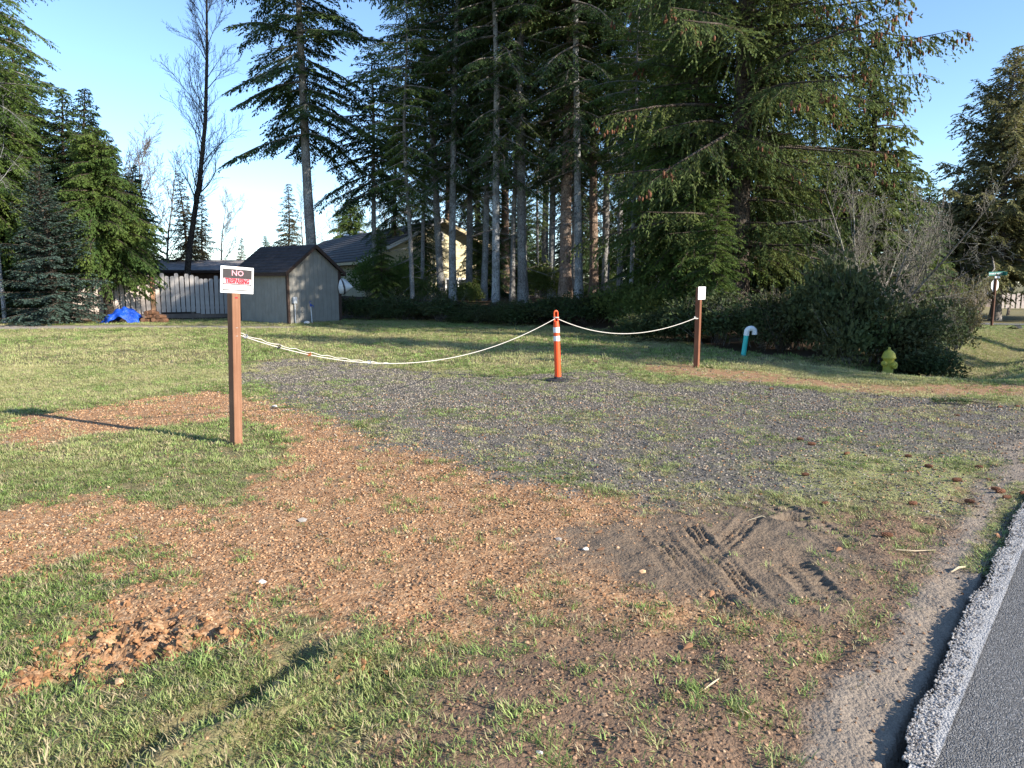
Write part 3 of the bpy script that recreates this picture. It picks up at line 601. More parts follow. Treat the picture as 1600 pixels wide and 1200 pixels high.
for (px_,py_,rr_,m_) in [(200,1000,.26,230),(120,1040,.16,110),(310,1000,.2,120),(60,1060,.12,50),(570,1050,.1,40),(230,950,.25,60)]:
    gx,gy=G(px_,py_); a_=rs.rand(m_)*6.28; r_=rr_*np.sqrt(rs.rand(m_))*1.1; cx.append(gx+r_*np.cos(a_)*1.5);cy.append(gy+r_*np.sin(a_)*.8)
cx=np.concatenate(cx);cy=np.concatenate(cy);m_=len(cx); x=np.concatenate([x,cx]);y=np.concatenate([y,cy]);z=np.concatenate([z,hgt(cx,cy)]);sz=np.concatenate([sz,.006+.014*rs.rand(m_)**2]); c=np.concatenate([c,np.array([.34,.175,.085])*(.5+.8*rs.rand(m_,1))]); n=len(x)
scatter('cinder_gravel',np.stack([x,y,z+sz*.18],1),rs.rand(n,3)*np.array([.8,.8,6.28]),sz[:,None]*(.8+.5*rs.rand(n,3)),rs.randint(0,6,n),c,rocks,'loose reddish brown cinder gravel spread over the bare ground')
t_,q_=EDGE; x=E0[0]+ED[0]*t_+EN[0]*q_; y=E0[1]+ED[1]*t_+EN[1]*q_; n=len(x); k=rs.rand(n); sz=.0025+.0045*rs.rand(n)**2
c=np.where((k<.72)[:,None],np.array([[.37,.35,.33]]),np.array([[.13,.12,.115]]))*(.75+.35*rs.rand(n,1))
scatter('edge_stones',np.stack([x,y,.028+sz*.15],1),rs.rand(n,3)*np.array([.8,.8,6.28]),sz[:,None]*(.8+.5*rs.rand(n,3)),rs.randint(0,6,n),c,rocks,'paint splashed stones breaking out of the road edge')
# ---- grey gravel
x,y=wedge(rs,230000,4.3,17); zz=zones(x,y); p=np.clip((zz['g']+.06*zz['o'])*(1-zz['grass'])*(1-.4*zz['moss'])*(1-zz['mud']),0,1)*(.3+1.1*fbm(x*1.6,y*1.6,17,4)); k=rs.rand(len(x))<p; x,y=x[k],y[k]; n=len(x)
z=hgt(x,y); sz=(.0045+.0085*rs.rand(n)**1.8)*np.where(y>9,1.25,1); t=rs.rand(n)**1.3; c=np.array([.056,.050,.042])[None]*(1-t[:,None])+np.array([.37,.325,.265])[None]*t[:,None]
scatter('grey_gravel',np.stack([x,y,z+sz*.2],1),rs.rand(n,3)*np.array([.8,.8,6.28]),sz[:,None]*(.8+.5*rs.rand(n,3)),rs.randint(0,6,n),c,rocks,'crushed grey gravel on the parking pad')
# ---- grass
def grass(name,n0,y0,y1,coll,sc,prob,label,seed):
    rs=RS(seed); x,y=wedge(rs,n0,y0,y1,.8); zz=zones(x,y); s,q=road_st(x,y)
    nn=fbm(x*2.2,y*2.2,51,4); pt=fbm(x*7,y*7,53,3); far=ss(6,10,y)
    g=zz['grass']*np.clip((nn-.40+.22*far+ (pt-.5)*.5)*6+.40,np.where(y<5,.42,.32),1)
    sp=np.clip((pt-.62+.06*(1-zz['soil']))*12,0,1)*.42*(1-zz['mud']*.9)*(1-.85*zz['sh'])*(.25+.75*zz['soil'])        # tufts pushing through the gravel
    ms=zz['moss']*np.clip((nn-.47)*7+(pt-.5)*4,0,1)*.32+zz['g']*np.clip((nn-.50)*6+(pt-.5)*4,0,1)*.36
    edge=((q>.02)&(q<.16)&(fbm(s*2.2,s*0,57,2)>.47))*.9
    near_sh=np.where(q<.25,0,1)
    p=np.clip(np.maximum(np.maximum(g,sp),ms)*near_sh+edge,0,1)*(q>.0)*(1-zz['wd']*.97)*(1-zz['lr'])
    k=rs.rand(n0)<p*prob; x,y,nn,pt=x[k],y[k],nn[k],pt[k]; zk={a:b[k] for a,b in zz.items()}; n=len(x); z=hgt(x,y)
    dry=np.clip(fbm(x*.55,y*.55,61,3)*2.6-1.02+rs.randn(n)*.30+.12*far[k]-.18*(y<3.6)+.25*zk['g'],0,1)[:,None]
    gr=np.array([.12,.185,.052])*(1-rs.rand(n,1))+np.array([.20,.27,.085])*rs.rand(n,1)+np.array([.04,.045,.008]); c=gr*(1-dry)+np.array([.42,.40,.18])*dry
    st=rs.rand(n)<.24; c[st]=np.array([.46,.38,.22])*(.6+.5*rs.rand(st.sum(),1))
    hv=(.55+.75*rs.rand(n))*(.45+.9*np.clip(pt+.1,0,1)*np.where(y<4.5,1.1,.8)); hv*=np.where((zk['moss']+zk['g'])>.5,.5,1); hv*=np.where(road_st(x,y)[1]<.3,.5,1)
    scatter(name,np.stack([x,y,z],1),np.stack([.2*rs.randn(n),.2*rs.randn(n),rs.rand(n)*6.28],1),np.stack([sc*(.8+.4*rs.rand(n)),sc*(.8+.4*rs.rand(n)),sc*hv],1),rs.randint(0,5,n),c,coll,label)
    return n
grass('grass',75000,1.9,6.5,tufts,1.0,1.0,'short green grass tufts in the foreground',31)
grass('lawn',90000,6.3,14,tuftsW,.9,.9,'patchy mown grass round the sign post and drive',32)
grass('far_lawn',120000,13.5,46,tuftsW,1.5,.9,'mown lawn reaching back to the shed and hedge',33)
# straw and twigs lying about
rs=RS(9)
def stick_mesh(seed):
    r=RS(seed); mb=MB(); p=[Vector((-.5+i/3.,.06*r.randn(),.03*r.rand())) for i in range(4)]; mb.tube(p,[.028,.03,.025,.012],4); return mb.mesh('straw_bit',M['stone'])
sticks=bagcoll('straw_bit',[stick_mesh(i) for i in range(4)])
x,y=wedge(rs,2600,2.0,9); k=(road_st(x,y)[1]>.1); x,y=x[k],y[k]; n=len(x); z=hgt(x,y)
c=np.array([.42,.33,.21])*(.35+.8*rs.rand(n,1)); sl=.02+.05*rs.rand(n)**2.5
scatter('straw_litter',np.stack([x,y,z+.006],1),np.stack([.15*rs.randn(n),.25*rs.randn(n),rs.rand(n)*6.28],1),np.stack([sl,sl*.9,sl*.9],1),rs.randint(0,4,n),c,sticks,'bits of straw and dead needles littering the bare ground')
# larger single things on the ground
def cone_mesh():
    mb=MB(); pr=[(.003,-.04),(.012,-.034),(.017,-.018),(.018,0),(.015,.018),(.009,.032),(.002,.04)]
    mb.lathe(pr,9,ax=(1,0,.05))
    for k in range(6):
        for j in range(7):
            a=j*2*math.pi/7+k*.45; xx=-.030+k*.0115; rr=.0175-abs(k-2.3)*.0018
            c_=Vector((xx,rr*math.cos(a),rr*math.sin(a))); mb.add([c_+Vector((-.006,0,0)),c_+Vector((.004,-.005*math.sin(a),.005*math.cos(a))),c_+Vector((.011,.004*math.cos(a),.004*math.sin(a))),c_+Vector((.004,.005*math.sin(a),-.005*math.cos(a)))],[(0,1,2,3)])
    return mb.mesh('spruce_cone',M['cone'])
cm=cone_mesh(); cone_px=[(1258,745),(1290,788),(1426,789),(1515,785),(1451,730),(1530,730),(1495,753),(1555,766),(1563,771),(1573,779),(1597,772),(1323,712),(1419,715),(1268,696),(1250,688),(1562,638),(1590,637),(1495,652),(1205,609),(1386,838)]
where=['left of the mossy patch by the tyre marks','beside the dark hole in the tyre marks','low on the mossy gravel','where the moss meets the dirt','on the upper moss','on the upper moss nearer the road','in the middle of the moss','topmost of the cluster by the road','in the middle of the cluster by the road','lowest of the cluster by the road','right at the road edge','small and dark on the grey gravel','small and dark on bare grey gravel further right','pale, at the left end of the gravel','rusty, left end of the gravel','far back by the road, left one','far back by the road, right one','near the fallen twig','far back on the grey gravel','on the bare soil below the moss']
for i,((px,py),wh) in enumerate(zip(cone_px,where)):
    gx,gy=G(px,py); o=mo('spruce_cone',cm); o.location=(gx,gy,H1(gx,gy,True)+.017); o.rotation_euler=(.3*i,0,random.uniform(-.6,.6)+(3.1 if i%3 else 0)); s_=.75+.25*random.random(); o.scale=(s_,s_,s_)
    tag(o,'brown fallen spruce cone '+wh,'cone','spruce cones fallen on the ground')
def leafm():
    mb=MB(); mb.add([(-.05,0,.004),(-.02,-.022,.014),(.03,-.02,.006),(.055,0,.016),(.03,.02,.018),(-.02,.022,.006)],[(0,1,2,3),(0,3,4,5)]); return mb.mesh('dead_leaf',M['deadleaf'])
M['deadleaf']=simple('dead_leaf',(.30,.15,.075),.7,.2,.4,40); M['paleleaf']=simple('pale_leaf',(.55,.46,.33),.7,.2,.3,40)
lm=leafm()
for px,py,lab,rz in [(935,833,'brown curled dead leaf left of the tyre marks',.2),(938,860,'orange dead leaf beside a white pebble at the mud edge',0),(1112,930,'small rusty dead leaf below the double tyre track',1),(1075,1010,'rusty dead leaf beside grass tufts near the bottom',.5),(1310,860,'reddish dead leaf by the bright grass tuft',.7),(1560,838,'orange dead leaf against the road edge',1.2)]:
    gx,gy=G(px,py); o=mo('dead_leaf',lm); o.location=(gx,gy,H1(gx,gy,True)+.008); o.rotation_euler=(.2,-.15,rz); o.scale=(.55,.6,.6); tag(o,lab,'leaf','dead leaves')
M['pebble_w']=simple('white_pebble',(.62,.58,.52),.8,.2,.2,40); M['pebble_g']=simple('grey_pebble',(.30,.27,.24),.8,.2,.3,40); M['pebble_o']=simple('orange_pebble',(.58,.36,.20),.8,.2,.25,30)
for px,py,lab,mt,s_ in [(872,843,'pale grey pebble alone left of the mud patch','pebble_g',.022),(915,858,'white pebble beside the orange leaf','pebble_w',.022),(473,813,'large grey stone on the reddish gravel','pebble_g',.035),(1003,893,'tan pebble in the mud left of the tyre track','pebble_o',.025),(187,1070,'rounded orange stone among the grass at lower left','pebble_o',.022),(430,636,'pale tan stone beside the sign post','pebble_w',.04),(410,911,'whitish flat pebble on gravel left of centre','pebble_w',.022),(843,1178,'small white pebble at the bottom edge','pebble_w',.012)]:
    gx,gy=G(px,py); me=rock_mesh(int(px),M[mt]); o=mo('stone',me); o.location=(gx,gy,H1(gx,gy,True)+s_*.35); o.scale=(s_,s_,s_*.8); tag(o,lab,'stone')
def stick(pts,r,lab,mt):
    mb=MB(); P=[]
    for px,py,h in pts: gx,gy=G(px,py); P.append((gx,gy,H1(gx,gy,True)+h))
    mb.tube(P,r,6); o=mb.build('twig',M[mt],None,True); tag(o,lab,'twig'); return o
M['straw']=simple('straw',(.50,.40,.26),.7,.3,.25,30)
stick([(1486,892,.01),(1497,890,.018),(1508,887,.008)],[.004,.007,.004],'pale tan stick on the dirt shoulder','straw')
stick([(1100,1080,.01),(1115,1070,.02),(1124,1062,.012)],[.003,.004,.002],'pale straw stem near the bottom of the gravel','straw')
stick([(1168,812,.01),(1190,812,.02),(1196,813,.012)],[.003,.005,.003],'pale splinter lying across the tyre marks','straw')
stick([(1400,860,.01),(1430,862,.02),(1462,858,.01)],[.003,.004,.002],'thin straw stalk on the soil left of the road','straw')
# fallen spruce twig on gravel
t=empty('fallen_branch',(*G(1500,632),H1(*G(1500,632))+.02),0,'fallen dark spruce branchlet lying on the grey gravel','branch')
mb=MB(); mb.tube([(-.35,.0,.01),(-.1,.03,.03),(.15,-.02,.02),(.42,-.12,.0)],[.004,.007,.008,.005],5); mb.tube([(-.05,.03,.03),(.1,.18,.08),(.14,.22,.06)],[.005,.004,.002],4); mb.build('stem',M['b_dark'],t)
r=RS(3); n=300; u=r.rand(n); P=np.stack([-.35+.5*u,.03*np.sin(u*6)+.05*r.randn(n),.02+.03*r.rand(n)],-1); V,f,tt=leaves(P,np.stack([-.6+.2*r.randn(n),r.randn(n),.3*r.randn(n)],-1),r.randn(n,3)+np.array([0,0,1]),.05+.03*r.rand(n),.010+0*u,r.rand(n))
mo('needles',np_mesh('needles',V,f,M['f_dark'],tint=tt),t)
# ================================================================== SIGN POSTS, DELINEATOR, ROPE
M['post']=wood_mat('post_wood',(.19,.088,.048),(.33,.175,.105)); M['post2']=wood_mat('dark_post_wood',(.15,.06,.032),(.27,.12,.07))
M['white']=simple('white_plastic',(.70,.69,.67),.45,.4,.06,6); M['black']=simple('black_print',(.035,.03,.03),.6,.3,.5,9); M['red']=simple('faded_red_print',(.38,.008,.02),.6,.3,.2,12)
M['pink']=simple('pale_pink_print',(.60,.27,.30),.6,.3,.1,12); M['metal']=simple('galvanised_metal',(.45,.45,.44),.45,.5,.2,30,metal=.8)
M['orange']=simple('orange_plastic',(.85,.085,.016),.5,.4,.10,5); M['rubber']=simple('black_rubber',(.03,.03,.032),.8,.3,.3,20); M['reflect']=simple('reflective_white',(.80,.80,.80),.35,.5,.06,60)
M['rope']=simple('white_rope',(.56,.52,.46),.85,.2,.2,120)
def text(s,size,mat,parent,loc,rot,ext=.0006,name='lettering',sx=1.0):
    cu=bpy.data.curves.new('t','FONT'); cu.body=s; cu.size=size; cu.extrude=ext; cu.align_x='CENTER'; cu.align_y='CENTER'; cu.offset=size*.02; cu.resolution_u=2
    tmp=bpy.data.objects.new('t',cu); COL.objects.link(tmp); dg=bpy.context.evaluated_depsgraph_get(); me=bpy.data.meshes.new_from_object(tmp.evaluated_get(dg)); bpy.data.objects.remove(tmp); bpy.data.curves.remove(cu)
    me.materials.clear(); me.materials.append(mat); o=mo(name,me,parent); o.location=loc; o.rotation_euler=rot; o.scale=(sx,1,1); return o
def sign_post(px,py,rz,hgt_,lab,mat,signside,lean=(0,0)):
    x,y=G(px,py); z=H1(x,y,True); o=empty('sign_post',(x,y,z-.02),rz,lab,'sign post'); o.rotation_euler=(lean[0],lean[1],rz)
    MB().box((0,0,hgt_/2),(.089,.089,hgt_),bev=.004).build('post',mat,o)
    return o
# local -Y is the front face; left post front normal (.8,-.6)
rzL=math.atan2(-.6,.8)+math.pi/2
x0,y0=G(369,693)
left=sign_post(369,693,rzL,1.77,'near wooden post carrying the NO TRESPASSING sign',M['post'],0,(.0276,.0207))
s=MB().box((.01,-.049,1.64),(.355,.004,.254),bev=.001,tilt=(0,R(2.2),0)).build('sign_board',M['white'],left)
def on(sx,sz,dy): a=R(2.2); return (.01+sx*math.cos(a)+sz*math.sin(a),-.0512-dy,1.64-sx*math.sin(a)+sz*math.cos(a))
pn=MB(); pn.box(on(0,.053,.0),(.30,.0008,.080),tilt=(0,R(2.2),0)); pn.build('black_panel',M['black'],left)
pn=MB(); 
for sx_,sz_,w_,h_ in [(0,.0975,.31,.009),(0,-.0975,.31,.009),(-.1515,0,.009,.19),(.1515,0,.009,.19),(0,-.0435,.30,.008)]: pn.box(on(sx_,sz_,.0008),(w_,.0006,h_),tilt=(0,R(2.2),0))
pn.build('black_border',M['black'],left)
rp=MB().box(on(0,-.012,.0002),(.285,.0008,.052),tilt=(0,R(2.2),0)).build('pink_panel',M['pink'],left)
text('NO',.072,M['pink'],left,on(0,.062,.002),(math.pi/2,R(2.2),0),sx=1.15)
text('TRESPASSING',.064,M['red'],left,on(0,-.013,.003),(math.pi/2,R(2.2),0),.0015,sx=.66)
for hz in (1.47,1.18,1.10): MB().box((.0,-.0455,hz),(.030 if hz>1.4 else .02,.002,.012 if hz>1.4 else .004),bev=0).build('staple',M['red'] if hz>1.4 else M['metal'],left)
# right post
xr,yr=G(1088,575); rzR=math.atan2(-.58,.81)+math.pi/2
right=sign_post(1088,575,rzR,1.50,'far wooden post with a small white sign at its top, right of the orange tube',M['post2'],0)
MB().box((.02,-.049,1.40),(.355,.004,.235),bev=.001).build('sign_board',M['white'],right)
# delineator
xt,yt=G(872,596); zt=H1(xt,yt); tb=empty('delineator_post',(xt,yt,zt),.4,'orange tubular delineator with two white bands on a black rubber base','delineator')
mb=MB(); mb.lathe([(.205,0),(.205,.022),(.19,.034),(.075,.045),(.066,.07),(.052,.075)],8); mb.build('rubber_base',M['rubber'],tb)
ln=Vector((-.045,.0,1)).normalized()
def along(h): return ln*h
mb=MB(); mb.tube([along(.05),along(.5),along(.9),along(.97)],[.052,.050,.048,.040],18); mb.build('tube',M['orange'],tb,True)
for a,b_ in ((.655,.735),(.79,.875)): MB().tube([along(a),along(b_)],.0525,18,caps=False).build('reflective_band',M['reflect'],tb,True)
mb=MB(); pts=[along(.96)+Vector((.030*sx_,.0,0)) for sx_ in (-1,)]; loop=[]
for i in range(13): a=math.pi*i/12; loop.append(along(1.10)+Vector((-.030*math.cos(a),0,.035*math.sin(a))))
loop=[along(.95)+Vector((-.030,0,0))]+loop+[along(.95)+Vector((.030,0,0))]
mb.tube(loop,.0125,8); mb.build('handle_loop',M['orange'],tb,True)
# rope
A=Vector((x0+.06,y0+.0,H1(x0,y0)+1.10)); B=Matrix.Translation((xt,yt,zt))@Matrix.Rotation(.4,4,'Z')@along(1.02); Cc=Vector((xr-.04,yr-.03,H1(xr,yr)+.93))
def sag(a,b,s_,n,ph=0,amp=0):
    P=[]
    for i in range(n+1):
        t=i/n; p=a.lerp(b,t); p.z-=4*s_*t*(1-t)*(1+.25*(.5-t)); p+=Vector((math.cos(t*60+ph),math.sin(t*60+ph),math.sin(t*60+ph)))*amp; P.append(p)
    return P
rp=empty('rope',A,0,'sagging white rope strung from post to tube to far post','rope')
mb=MB(); mb.tube([p-A for p in sag(A,B,.47,60)],.0048,6); mb.tube([p-A for p in sag(B,Cc,.27,40)],.0065,6)
mb.tube([p-A for p in sag(A+Vector((0,0,.02)),A.lerp(B,.36)+Vector((0,0,-.47*4*.36*.64*1.035)),.06,30,0,.007)],.004,6)
mb.tube([B-A+Vector((.04*math.cos(a),.04*math.sin(a),.01)) for a in np.linspace(0,6.28,12)],.008,6)
mb.build('cord',M['rope'],rp,True)
def hook(t,col,nm):
    p=sag(A,B,.47,60)[int(t*60)]-A; mb=MB(); mb.tube([p+Vector((.022*math.cos(a),.01*math.sin(a),.018*math.sin(a)+.008)) for a in np.linspace(0,6.28,10)],.006,6,closed=True); mb.box(p+Vector((0,0,0)),(.028,.02,.02),.4,.004); mb.build(nm,col,rp,True)
hook(.025,M['metal'],'hook'); hook(.085,M['rubber'],'clip'); hook(.16,simple('rust',(.32,.10,.04),.8,.2),'knot'); hook(.30,M['metal'],'hook')
mb=MB(); c_=Cc-A; mb.tube([c_+Vector((.035*math.cos(a),.02*math.sin(a),.02*math.sin(a))) for a in np.linspace(0,6.28,10)],.011,6,closed=True); mb.build('knot',M['rope'],rp,True)
# ================================================================== HYDRANT, PIPE
M['hyd']=None; b=NB('hydrant_paint'); n=b.noise(9,5,.65); n2=b.noise(25,4,.6); c=b.mix(b.math('MULTIPLY_ADD',n,2,-.5,clamp=True),(.42,.36,.035),(.24,.25,.05)); c=b.mix(b.math('MULTIPLY_ADD',n2,6,-3.7,clamp=True),c,(.14,.06,.03)); M['hyd']=b.pbr(c,.6,.35,b.bump(n2,.4,.004))
M['rust']=simple('rusty_iron',(.20,.10,.05),.85,.2,.4,20)
hx,hy=(1385-800)/F*13.75,13.6; hz=H1(hx,hy); hy_=empty('fire_hydrant',(hx,hy,hz-.02),.5,'faded yellow fire hydrant at the edge of the grass','hydrant')
mb=MB(); mb.lathe([(.098,0),(.098,.10),(.096,.11)],20); mb.lathe([(.092,.142),(.088,.16),(.088,.40),(.098,.43),(.104,.45)],20); mb.build('barrel',M['hyd'],hy_,True)
mb=MB(); mb.lathe([(.128,.112),(.130,.116),(.130,.136),(.126,.140)],20)
for i in range(8): a=i*math.pi/4; mb.lathe([(.010,.105),(.010,.150)],6,(.115*math.cos(a),.115*math.sin(a),0))
mb.build('base_flange',M['rust'],hy_,True)
mb=MB(); mb.lathe([(.122,.452),(.124,.458),(.122,.478),(.112,.50),(.105,.53),(.085,.57),(.055,.595),(.040,.60),(.038,.612)],20); mb.build('bonnet',M['hyd'],hy_,True)
MB().lathe([(.022,.612),(.026,.615),(.020,.655),(.014,.66)],5).build('operating_nut',M['hyd'],hy_)
for a in (0,math.pi): d=(math.cos(a),math.sin(a),0); MB().lathe([(.040,.07),(.040,.115),(.050,.118),(.050,.145),(.044,.15),(.018,.152),(.018,.168)],12,(0,0,.36),d).build('hose_cap',M['hyd'],hy_,True)
MB().lathe([(.055,.07),(.055,.112),(.066,.115),(.066,.145),(.058,.152),(.020,.154),(.020,.17)],14,(0,0,.33),(0,-1,0)).build('pumper_cap',M['hyd'],hy_,True)
M['teal']=simple('teal_pipe',(.035,.47,.42),.45,.4,.08,4); M['pvc']=simple('white_pvc',(.78,.78,.76),.4,.4,.05,5)
px_,py_=G(1161,556); pz=H1(px_,py_); pv=empty('vent_pipe',(px_,py_,pz-.05),0,'leaning teal vent pipe with a white U bend top in front of the hedge','vent pipe')
l2=Vector((.10,0,1)); MB().tube([(0,0,0),l2*.53],.052,16).build('pipe',M['teal'],pv,True)
top=l2*.53; arc=[top-l2*.03,top+l2*.03]
for i in range(1,11): a=math.pi*i/10; arc.append(top+l2*.04+Vector((.085-.085*math.cos(a),-.0,.085*math.sin(a))))
arc.append(arc[-1]+Vector((0,0,-.05))); MB().tube(arc,.058,16).build('return_bend',M['pvc'],pv,True)
# ================================================================== SHED
M['siding']=wood_mat('shed_siding',(.27,.25,.215),(.34,.32,.28),(8,8,1)); M['trim']=wood_mat('brown_trim',(.055,.035,.028),(.085,.055,.042)); 
def shingle(name,c1,c2):
    b=NB(name); r_=b.sep(b.vor(6,'F1',out='Color'))[0]; n=b.noise(40,4,.6); c=b.mix(r_,c1,c2); c=b.mix(b.math('MULTIPLY',n,.4),c,tuple(x*1.5 for x in c2)); return b.pbr(c,.9,.2,b.bump(n,.5,.01))
M['shingle']=shingle('dark_shingle',(.035,.030,.032),(.065,.055,.055)); M['shingle2']=shingle('grey_shingle',(.045,.042,.045),(.085,.078,.075)); M['shingle3']=shingle('weathered_shingle',(.16,.14,.13),(.30,.27,.25))
cx,cy=-8.4,27.8; gd=Vector((.59,.807,0)).normalized(); bdv=Vector((-gd.y,gd.x,0)); sz_=H1(cx,cy)
shed=empty('garden_shed',(cx,cy,sz_-.03),math.atan2(gd.y,gd.x),'grey green board sided shed with brown trim and dark gable roof','shed')
Wd_,Dp,He,Hp=2.44,3.05,2.08,2.98
# local x along gable wall, local y to the back
def wallpanels(parent,width,h0fn,axis,mat,off,first):
    n=int(round(width/.2033)); w=width/n
    for i in range(n):
        a=i*w+.004; b_=(i+1)*w-.004
        if axis=='x': poly=[(a,off,0),(b_,off,0),(b_,off,h0fn(b_)),(a,off,h0fn(a))]; d=(0,.02,0)
        else: poly=[(off,a,0),(off,b_,0),(off,b_,h0fn(b_)),(off,a,h0fn(a))]; d=(.02,0,0)
        if axis=='x' and a<width/2<b_: poly.insert(3,(width/2,off,h0fn(width/2)))
        MB().prism(poly,d).build('siding_board',mat,parent)
gf=lambda x:He+(Hp-He)*(1-abs(x-Wd_/2)/(Wd_/2))-.03
core=MB(); core.prism([(.012,.012,0),(Wd_-.012,.012,0),(Wd_-.012,.012,He-.05),(Wd_/2,.012,Hp-.08),(.012,.012,He-.05)],(0,Dp-.024,0)); core.build('wall',M['siding'],shed)
wallpanels(shed,Wd_,gf,'x',M['siding'],-.012,0); wallpanels(shed,Dp,lambda y:He-.02,'y',M['siding'],-.012,0)
for (x,y) in ((-.03,-.03),(Wd_+.03,-.03),(-.03,Dp)): MB().box((x,y,He/2-.02),(.10,.10,He-.06),bev=.003).build('corner_board',M['trim'],shed)
MB().box((Wd_+.01,Dp/2,He/2),(.02,Dp,He)).build('side_wall',M['siding'],shed)
sl=(Hp-He)/(Wd_/2); ov=.22; th=.05
for sgn in (-1,1):
    # roof slopes with shingle courses
    mb=MB(); nC=9; half=Wd_/2+ov
    for i in range(nC):
        u0=half*i/nC; u1=half*(i+1)/nC+.02; xa=Wd_/2+sgn*u0; xb=Wd_/2+sgn*u1; za=Hp+.06-sl*u0; zb=Hp+.06-sl*u1+.012
        mb.add([(xa,-ov,za-.03),(xb,-ov,zb-.03),(xb,Dp+ov,zb-.03),(xa,Dp+ov,za-.03),(xa,-ov,za-.012),(xb,-ov,zb),(xb,Dp+ov,zb),(xa,Dp+ov,za-.012)],[(0,1,2,3),(4,7,6,5),(0,4,5,1),(1,5,6,2),(2,6,7,3)])
    mb.build('roof',M['shingle'],shed)
    xe=Wd_/2+sgn*half
    MB().prism([(Wd_/2,-ov-.012,Hp+.03),(xe,-ov-.012,Hp+.03-sl*half),(xe,-ov-.012,Hp-.10-sl*half),(Wd_/2,-ov-.012,Hp-.10)],(0,.03,0)).build('barge_board',M['trim'],shed)
    MB().box((xe+sgn*.005,Dp/2,Hp-.04-sl*half),(.025,Dp+2*ov-.04,.10)).build('fascia',M['trim'],shed)
    for k in range(5): MB().box((Wd_/2+sgn*(Wd_/2+.09),.3+k*(Dp-.6)/4,Hp-.085-sl*(Wd_/2+.09)),(.20,.045,.07),tilt=(0,math.atan(sl)*sgn,0)).build('rafter_tail',M['siding'],shed)
M['boxw']=simple('pale_grey_box',(.55,.57,.58),.5,.3,.1,10); M['blue']=simple('blue_handle',(.03,.07,.28),.5,.4)
Ms=shed.matrix_basis
def sp(x,y,z): return Ms@Vector((x,y,z))
o=empty('meter_box',sp(.24,-.10,0),shed.rotation_euler.z,'pale electrical box on a conduit standing against the shed corner','utility box')
MB().box((0,.03,.92),(.17,.10,.24),bev=.008).build('box',M['boxw'],o); MB().box((0,-.026,.90),(.12,.01,.14),bev=.003).build('cover',M['boxw'],o); MB().tube([(0,.03,0),(0,.03,.80)],.020,10).build('conduit',M['boxw'],o,True)
o=empty('yard_hydrant',sp(.86,-.22,0),0,'slim pale standpipe tap with a blue handle before the shed wall','standpipe')
MB().tube([(.03,0,0),(0,0,.68)],.018,8).build('riser',M['boxw'],o,True)
mb=MB(); mb.box((0,0,.72),(.07,.07,.10),bev=.01); mb.tube([(0,0,.72),(.09,-.02,.71),(.12,-.02,.64)],.016,6); mb.tube([(0,0,.76),(-.05,0,.82),(-.02,0,.88),(.03,0,.86)],.013,6); mb.build('tap_head',M['blue'],o,True)
o=MB().lathe([(.12,0),(.12,.05),(.09,.09),(.03,.11)],14).build('drain_cap',M['white'],None,True); o.location=sp(.58,-.30,.02); tag(o,'small round white cap on the grass at the foot of the shed','drain cap')
# satellite dish / pointed white cone at the right side
o=empty('satellite_dish',sp(Wd_+.10,.15,1.42),0,'white dish mounted on the right side wall of the shed','satellite dish')
mb=MB(); mb.lathe([(.34,.0),(.345,.012),(.31,.055),(.22,.10),(.10,.125),(.02,.13)],24,(.18,-.02,0),(-.80,-.5,-.20)); mb.build('dish_back',simple('dark_dish_back',(.07,.07,.075),.6,.3),o,True)  # shade on the back of the dish is put into its near black colour
mb=MB(); mb.lathe([(.345,.0),(.30,.10),(.20,.24),(.09,.37),(.02,.45)],24,(.185,-.02,.0),(.93,-.22,-.05)); mb.build('dish_face',M['white'],o,True)
MB().tube([(-.02,.1,-.02),(.14,.0,0)],.025,8).build('bracket',M['metal'],o,True)
# ================================================================== HOUSES
M['yellow']=wood_mat('cream_siding',(.62,.54,.34),(.74,.66,.44),(2,2,8)); M['tan']=simple('tan_fascia',(.62,.50,.30),.7,.3,.1,6); M['dark']=simple('dark_glass',(.03,.035,.04),.15,.6,.3)
hx0,hy0=PX(687,40,4.6),40.; hg=Vector((.88,.47,0)).normalized()
ho=empty('yellow_house',(hx0-hg.x*4.2,hy0-hg.y*4.2,-.1),math.atan2(hg.y,hg.x),'cream yellow house with a dark low gable roof behind the tree trunks','house')
HW,HD,HE,HP=8.4,24.,2.9,4.95
MB().prism([(0,0,0),(HW,0,0),(HW,0,HE),(HW/2,0,HP),(0,0,HE)],(0,HD,0)).build('wall',M['yellow'],ho)
sl2=(HP-HE)/(HW/2)
for i in range(24):   # clapboards on the gable
    z0=.12+i*.2; z1=z0+.19
    if z0>HP-.25: break
    zt_=min(z1,HP-.06); xl=max(0,(zt_-HE)/sl2) if zt_>HE else 0
    if HW/2-xl>.15: MB().prism([(xl+.02,-.004,z0),(HW-xl-.02,-.004,z0),(HW-xl-.02,-.004,zt_),(xl+.02,-.004,zt_)],(0,-.02,0)).build('clapboard',M['yellow'],ho)
